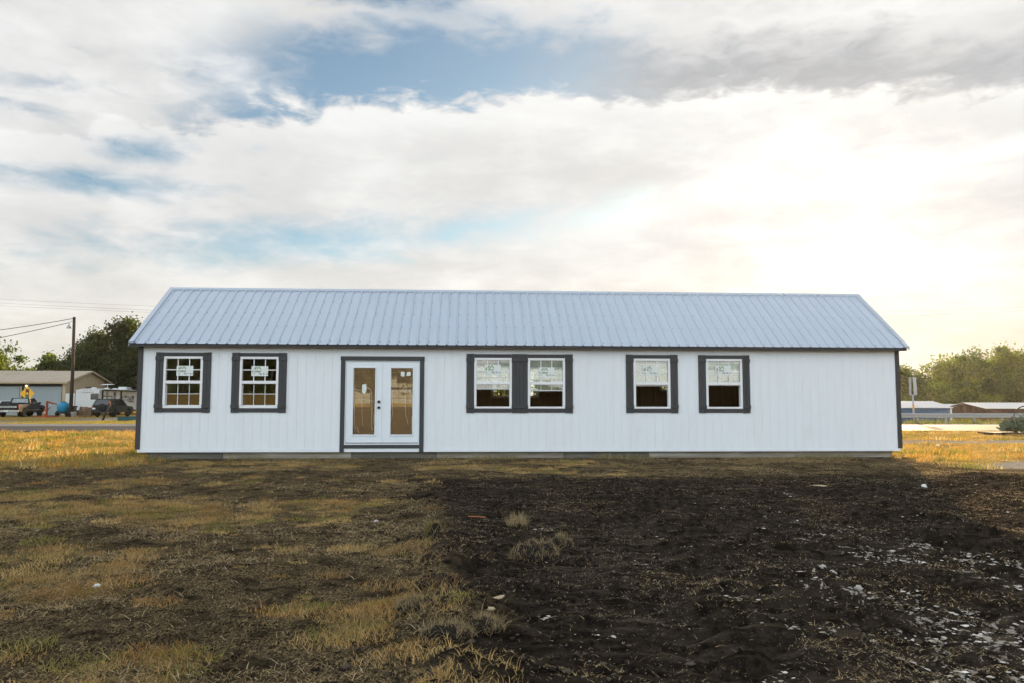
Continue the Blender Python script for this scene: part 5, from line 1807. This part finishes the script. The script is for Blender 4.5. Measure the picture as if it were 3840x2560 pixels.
MB().loft([(.0, -.06, 1.30), (.0, .06, 1.30), (.0, .06, 1.46), (.0, -.06, 1.46)], [(.85, -.05, 1.12), (.85, .05, 1.12), (.85, .05, 1.22), (.85, -.05, 1.22)]).build('boom', RUSTY, jk)
MB().cyl((.08, 0, .6), (.45, 0, 1.22), .04, .03, 8).build('ram', CHROME, jk)
MB().box(-.9, .9, -.45, -.35, .02, .12).build('base_leg', RUSTY, jk)
MB().box(-.9, .9, .35, .45, .02, .12).build('base_leg', RUSTY, jk)
tk = thing('water_tank', 'bright blue rounded tank on a small dark trailer', 'tank', (-39.0, 55.6, 0))
MB().lathe([(.001, .40), (.40, .42), (.50, .56), (.52, .95), (.46, 1.20), (.27, 1.33), (.16, 1.35), (.001, 1.35)], (0, 0, 0), 18).build('tank_body', BLUEP, tk)
MB().lathe([(.18, 1.33), (.18, 1.41), (.001, 1.42)], (0, 0, 0), 12).build('tank_lid', SIGN_B, tk)
MB().box(-.55, .85, -.45, .45, .30, .40).build('trailer_bed', SIGN_B, tk)
wheel(tk, .60, 0, .28, .16, 1); wheel(tk, -.52, 0, .28, .16, -1)
MB().lathe([(.05, 0), (.05, .5), (.12, .52), (.001, .53)], (.72, -.4, .40), 8).build('valve_pipe', BLUEP, tk)
tb = thing('plastic_tub', 'white plastic tub at the foot of the utility pole', 'tub', (-37.05, 53.6, 0))
MB().lathe([(.001, 0), (.20, .0), (.27, .44), (.29, .45), (.29, .47), (.25, .46), (.18, .05), (.001, .05)], (0, 0, 0), 16).build('tub_wall', TUBW, tb)
pt = thing('wooden_pallet', 'stack of brown wooden pallets leaning behind the white tub', 'pallet', (-37.4, 56.2, 0), R_(4))
for j in range(3):
    y0 = j * .14
    for k in range(6):
        MB().box(-.55, .55, y0, y0 + .02, .05 + k * .15, .15 + k * .15).build('slat', PALLET, pt, None, (R_(-8), R_(4), 0))
    for xx in (-.5, 0, .5):
        MB().box(xx - .03, xx + .03, y0 + .021, y0 + .11, .03, .95).build('runner', PALLET, pt, None, (R_(-8), R_(4), 0))
for k, (x, y, w, d, h, lab) in enumerate(((-38.55, 55.6, .42, .40, .80, 'dark bin left of the utility pole foot'), (-39.2, 57.6, .6, .5, .95, 'dark crate against the tan shop corner'), (-40.3, 59.5, .7, .6, .9, 'dark drum shaped bin in the shadow beside the shop door'))):
    b_ = thing('refuse_bin', lab, 'bin', (x, y, 0), 0, 'dark bins by the shop corner')
    MB().loft([(-w / 2 * .85, -d / 2 * .85, 0), (w / 2 * .85, -d / 2 * .85, 0), (w / 2 * .85, d / 2 * .85, 0), (-w / 2 * .85, d / 2 * .85, 0)], [(-w / 2, -d / 2, h), (w / 2, -d / 2, h), (w / 2, d / 2, h), (-w / 2, d / 2, h)]).build('bin_body', SIGN_B, b_)
    MB().box(-w / 2 - .02, w / 2 + .02, -d / 2 - .03, d / 2 + .02, h + .001, h + .05).build('bin_lid', DARKGREY, b_)
lp = MB().tube([(0, 0, -.2), (.28, .05, .62), (.52, .08, 1.25)], .085, 8, .075).build('leaning_post', DARKGREY, None, (-28.3, 39.9, 0))
tag(lp, 'short dark post leaning to the right beside the gravel lot', 'post')
tp = thing('teal_ramp', 'low teal painted steel ramp lying at the verge by the building corner', 'ramp', (-26.6, 38.6, 0), R_(6))
MB().prism_x([(0, .02), (.35, .02), (.35, .28), (0, .28)], 0, .001).build('end_cap', TEAL, tp)
MB().loft([(.002, 0, .02), (3.6, 0, .12), (3.6, 0, .44), (.002, 0, .28)], [(.002, .5, .02), (3.6, .5, .12), (3.6, .5, .44), (.002, .5, .28)]).build('deck', TEAL, tp)
MB().box(3.3, 3.42, .05, .45, -.05, .14).build('foot', TEAL, tp)
MB().box(.5, .62, .05, .45, -.05, .03).build('foot', TEAL, tp)

# ------------------------------------------------------------------ right background
BLUE_SIDING = pm('blue_siding', (0.018, 0.085, 0.19), 0.6, 0.12, 4, stretch=(1, 1, .3))
RED_SIDING = pm('red_brown_siding', (0.100, 0.045, 0.034), 0.65, 0.15, 4, stretch=(1, 1, .3))
SHED_ROOF = pm('white_shed_roof', (0.62, 0.62, 0.63), 0.42, 0.05, 2, metal=.15)
SHED_TRIM = pm('white_shed_trim', (0.66, 0.68, 0.70), 0.5, 0.04)


def shed(label, x0, x1, yf, yb, z0, ze, zr, wall, trim, oh=.12, ridge_over=.10):
    t = thing('storage_shed', label, 'shed', (x0, yf, z0))
    L = x1 - x0; D = yb - yf
    e = ze - z0; r = zr - z0
    MB().box(0, L, .02, D, 0, e - .04).build('wall', wall, t)
    wl = t.children[-1]
    n = int(L / .40)
    for k in range(n):
        MB().bbox(k * L / n + .006, (k + 1) * L / n - .006, 0, .019, 0, e - .045).build('siding_board', wall, wl)
    for sx in (0, 1):
        xx = L if sx else 0
        mb = MB().prism_x([(.02, e - .039), (D, e - .039), (D / 2, r - .06)], *( (xx - .02, xx) if sx else (xx, xx + .02)))
        gw = mb.build('gable', wall, t)
        if not sx:
            nb = int(D / .3)
            for k in range(nb):
                ya = k * D / nb + .008; yc = (k + 1) * D / nb - .008
                zt = min(e - .05 + (r - e) * (1 - abs(yy - D / 2) / (D / 2)) for yy in (ya, yc))
                MB().box(-.018, -.0005, ya, yc, 0, max(zt, .5)).build('siding_board', wall, gw)
    s = (r - e) / (D / 2 + oh)
    mb = MB()
    for a, b in ((-oh, D / 2), (D + oh, D / 2)):
        mb.loft([(-ridge_over, a, e - .02), (L + ridge_over, a, e - .02), (L + ridge_over, b, r), (-ridge_over, b, r)], [(-ridge_over, a, e + .015), (L + ridge_over, a, e + .015), (L + ridge_over, b, r + .035), (-ridge_over, b, r + .035)])
    rf = mb.build('roof', SHED_ROOF, t)
    nr = int(L / .30)
    me = MB().loft([(-.03, -oh, e + .016), (.03, -oh, e + .016), (.03, D / 2, r + .036), (-.03, D / 2, r + .036)], [(-.012, -oh, e + .036), (.012, -oh, e + .036), (.012, D / 2, r + .056), (-.012, D / 2, r + .056)]).mesh('roof_rib')
    me.materials.append(SHED_ROOF)
    for k in range(nr + 1):
        inst('roof_rib', me, rf, (L * k / nr, 0, 0))
    MB().bbox(L - .13, L + .01, -.02, -.001, 0, e - .045).build('corner_board', trim, t)
    MB().bbox(-.03, .12, -.02, -.001, 0, e - .045).build('corner_board', trim, t)
    mb = MB().prism_x([(-oh, e - .13), (D / 2, r - .11), (D + oh, e - .13), (D + oh, e - .021), (D / 2, r - .001), (-oh, e - .021)], -ridge_over - .02, -ridge_over - .001)
    mb.build('rake_board', wall if trim is wall else trim, t)
    return t


shed('blue storage shed with white metal roof and white corner boards', 22.0, 36.2, 40.0, 45.0, -1.5, 1.015, 1.50, BLUE_SIDING, SHED_TRIM)
shed('brown shed set back between the blue shed and the gabled shed', 41.0, 46.6, 48.0, 52.0, -1.5, .80, 1.27, RED_SIDING, RED_SIDING)
shed('red brown gabled storage shed with white metal roof, nearest the prickly pear', 40.15, 56.0, 41.6, 46.6, -1.5, .96, 1.395, RED_SIDING, RED_SIDING, oh=.35, ridge_over=.35)

# guardrail
GR = thing('guardrail', 'grey steel guardrail along the far side of the road at the right', 'guardrail', (0, 30.45, 0))
wp = [(0.0, .40), (-.05, .43), (-.05, .49), (-.005, .53), (-.005, .57), (-.05, .61), (-.05, .67), (0.0, .70), (.012, .70), (-.035, .665), (-.035, .615), (.010, .575), (.010, .525), (-.035, .485), (-.035, .435), (.012, .40)]
seg = MB().prism_x(wp, 0, 3.80).mesh('rail_beam'); seg.materials.append(STEEL)
po = MB().box(-.075, .075, .05, .17, -.3, .68).mesh('post'); po.materials.append(STEEL)
sp3 = MB().box(-.07, .07, .013, .049, .42, .68).mesh('blockout'); sp3.materials.append(STEEL)
for k in range(14):
    x = 14.2 + k * 3.81
    inst('rail_beam', seg, GR, (x, -.002 * (k % 2), .002 * (k % 2)))
for k in range(28):
    x = 14.45 + k * 1.905
    inst('post', po, GR, (x, 0, 0))
    inst('blockout', sp3, GR, (x, 0, 0))

# two sign panels seen from behind on one post
SB = pm('aluminium_sign_back', (0.40, 0.42, 0.43), 0.4, 0.1, 6, metal=.5)
YEL = pm('yellow_sleeve', (0.62, 0.33, 0.03), 0.5, 0.06)
sn = thing('road_sign', 'pair of narrow upright sign panels seen from behind on a steel post', 'sign', (27.98, 31.3, 0))
MB().cyl((0, 0, -.3), (0, 0, 1.90), .055, .055, 10).build('sign_post', STEEL, sn)
MB().cyl((0, 0, .96), (0, 0, 1.30), .062, .062, 10, cap=False).build('reflective_sleeve', YEL, sn)
MB().box(-.22, .24, -.03, .03, 1.88, 1.94).build('bracket', STEEL, sn)
for sx, rot in ((-1, R_(22)), (1, R_(-16))):
    p_ = MB().box(-.105, .105, -.008, .008, -.58, .58).build('sign_panel', SB, sn, (sx * .165, 0, 2.50), (0, R_(-2 * sx), rot))
    for xx in (-.09, .09):
        MB().box(xx - .014, xx + .014, -.022, -.009, -.58, .58).build('panel_edge', STEEL, p_)

# prickly pear on a black low platform with a wagon wheel
IRON = pm('black_iron', (0.012, 0.011, 0.011), 0.6, 0.2)
CACT = pm('cactus_skin', (0.075, 0.105, 0.062), 0.6, 0.22, 5, 0.3, 60, dirt=(.14, .15, .09), dirt_amt=.4)
zg = 0.0
pf = thing('planter_platform', 'low black timber platform under the prickly pear', 'platform', (20.2, 12.3, 0))
for k in range(4):
    MB().bbox(.0 + .01 * k, 4.6, k * .30, k * .30 + .285, .07, .13).build('plank', IRON, pf)
for xx in (.3, 2.2, 4.1):
    MB().box(xx, xx + .12, .02, 1.16, -.03, .069).build('bearer', IRON, pf)
cc = thing('prickly_pear', 'dense grey green prickly pear cactus at the right picture edge', 'cactus', (21.4, 12.8, .13))
rr = random.Random(9)
pad_me = MB().lathe([(.001, -.155), (.045, -.135), (.10, -.06), (.132, .02), (.122, .09), (.075, .14), (.001, .155)], (0, 0, 0), 12).mesh('pad')
pad_me.materials.append(CACT)


def pad(p, up, size, depth=0):
    o = inst('pad', pad_me, cc, p)
    zax = up.normalized()
    xax = Vector((rr.uniform(-1, 1), rr.uniform(-1, 1), rr.uniform(-.3, .3)))
    xax = (xax - zax * xax.dot(zax)).normalized()
    yax = zax.cross(xax)
    o.matrix_local = Matrix.Translation(p) @ Matrix((xax, yax, zax)).transposed().to_4x4() @ Matrix.Diagonal((size * 1.05, size * .26, size, 1))
    return o


for k in range(150):
    th = rr.uniform(0, 2 * math.pi); ph = math.acos(rr.uniform(0, 1)); q = rr.uniform(.55, 1.0)
    p = Vector((.75 + 1.42 * q * math.sin(ph) * math.cos(th), .52 * q * math.sin(ph) * math.sin(th), .06 + .66 * q * math.cos(ph) + .05 * math.sin(7 * th)))
    out_ = Vector(((p.x - .75) * .55, p.y * 1.1, .35 + p.z))
    up_ = out_.normalized() + Vector((rr.uniform(-.55, .55), rr.uniform(-.5, .5), rr.uniform(0, .5)))
    pad(p, up_, rr.uniform(.62, .95))
for p, u_, s_ in (((-.80, -.25, .13), (-1, -.1, .35), .95), ((-.62, -.15, .20), (-.2, 0, 1), .8), ((-.45, -.2, .30), (.1, -.1, 1), .85), ((-.60, -.25, .40), (-.3, 0, 1), .8), ((-.30, -.25, .18), (.2, -.2, 1), .8)):
    pad(Vector(p), Vector(u_), s_)
ww = thing('wagon_wheel', 'black iron wagon wheel rim standing behind the prickly pear', 'wheel', (22.15, 13.15, .13))
n = 40
mb = MB()
RW = .53
mb.tube([(RW * math.cos(2 * math.pi * k / n), 0, .56 + RW * math.sin(2 * math.pi * k / n)) for k in range(n + 1)], .024, 6)
mb.build('rim', IRON, ww)
MB().cyl((0, -.10, .56), (0, .10, .56), .07, .06, 10).build('hub', IRON, ww)
for k in range(12):
    a = 2 * math.pi * k / 12
    MB().cyl((.06 * math.cos(a), 0, .56 + .06 * math.sin(a)), ((RW - .02) * math.cos(a), 0, .56 + (RW - .02) * math.sin(a)), .010, .008, 5).build('spoke', IRON, ww)

# ------------------------------------------------------------------ low-sun haze
hz, hg, ho_ = new_mat('haze_air')
pv = hg.n('ShaderNodeVolumePrincipled')
hg.put(pv.inputs['Color'], (1.0, 0.96, 0.86))
pv.inputs['Density'].default_value = HAZE
pv.inputs['Anisotropy'].default_value = 0.66
hg.t.links.new(pv.outputs[0], ho_.inputs['Volume'])
hb = MB().box(-260, 260, -130, 240, -3.0, 21.0).build('haze', hz)
tag(hb, 'thin warm haze of low evening sun over the whole place', 'haze', kind='stuff')
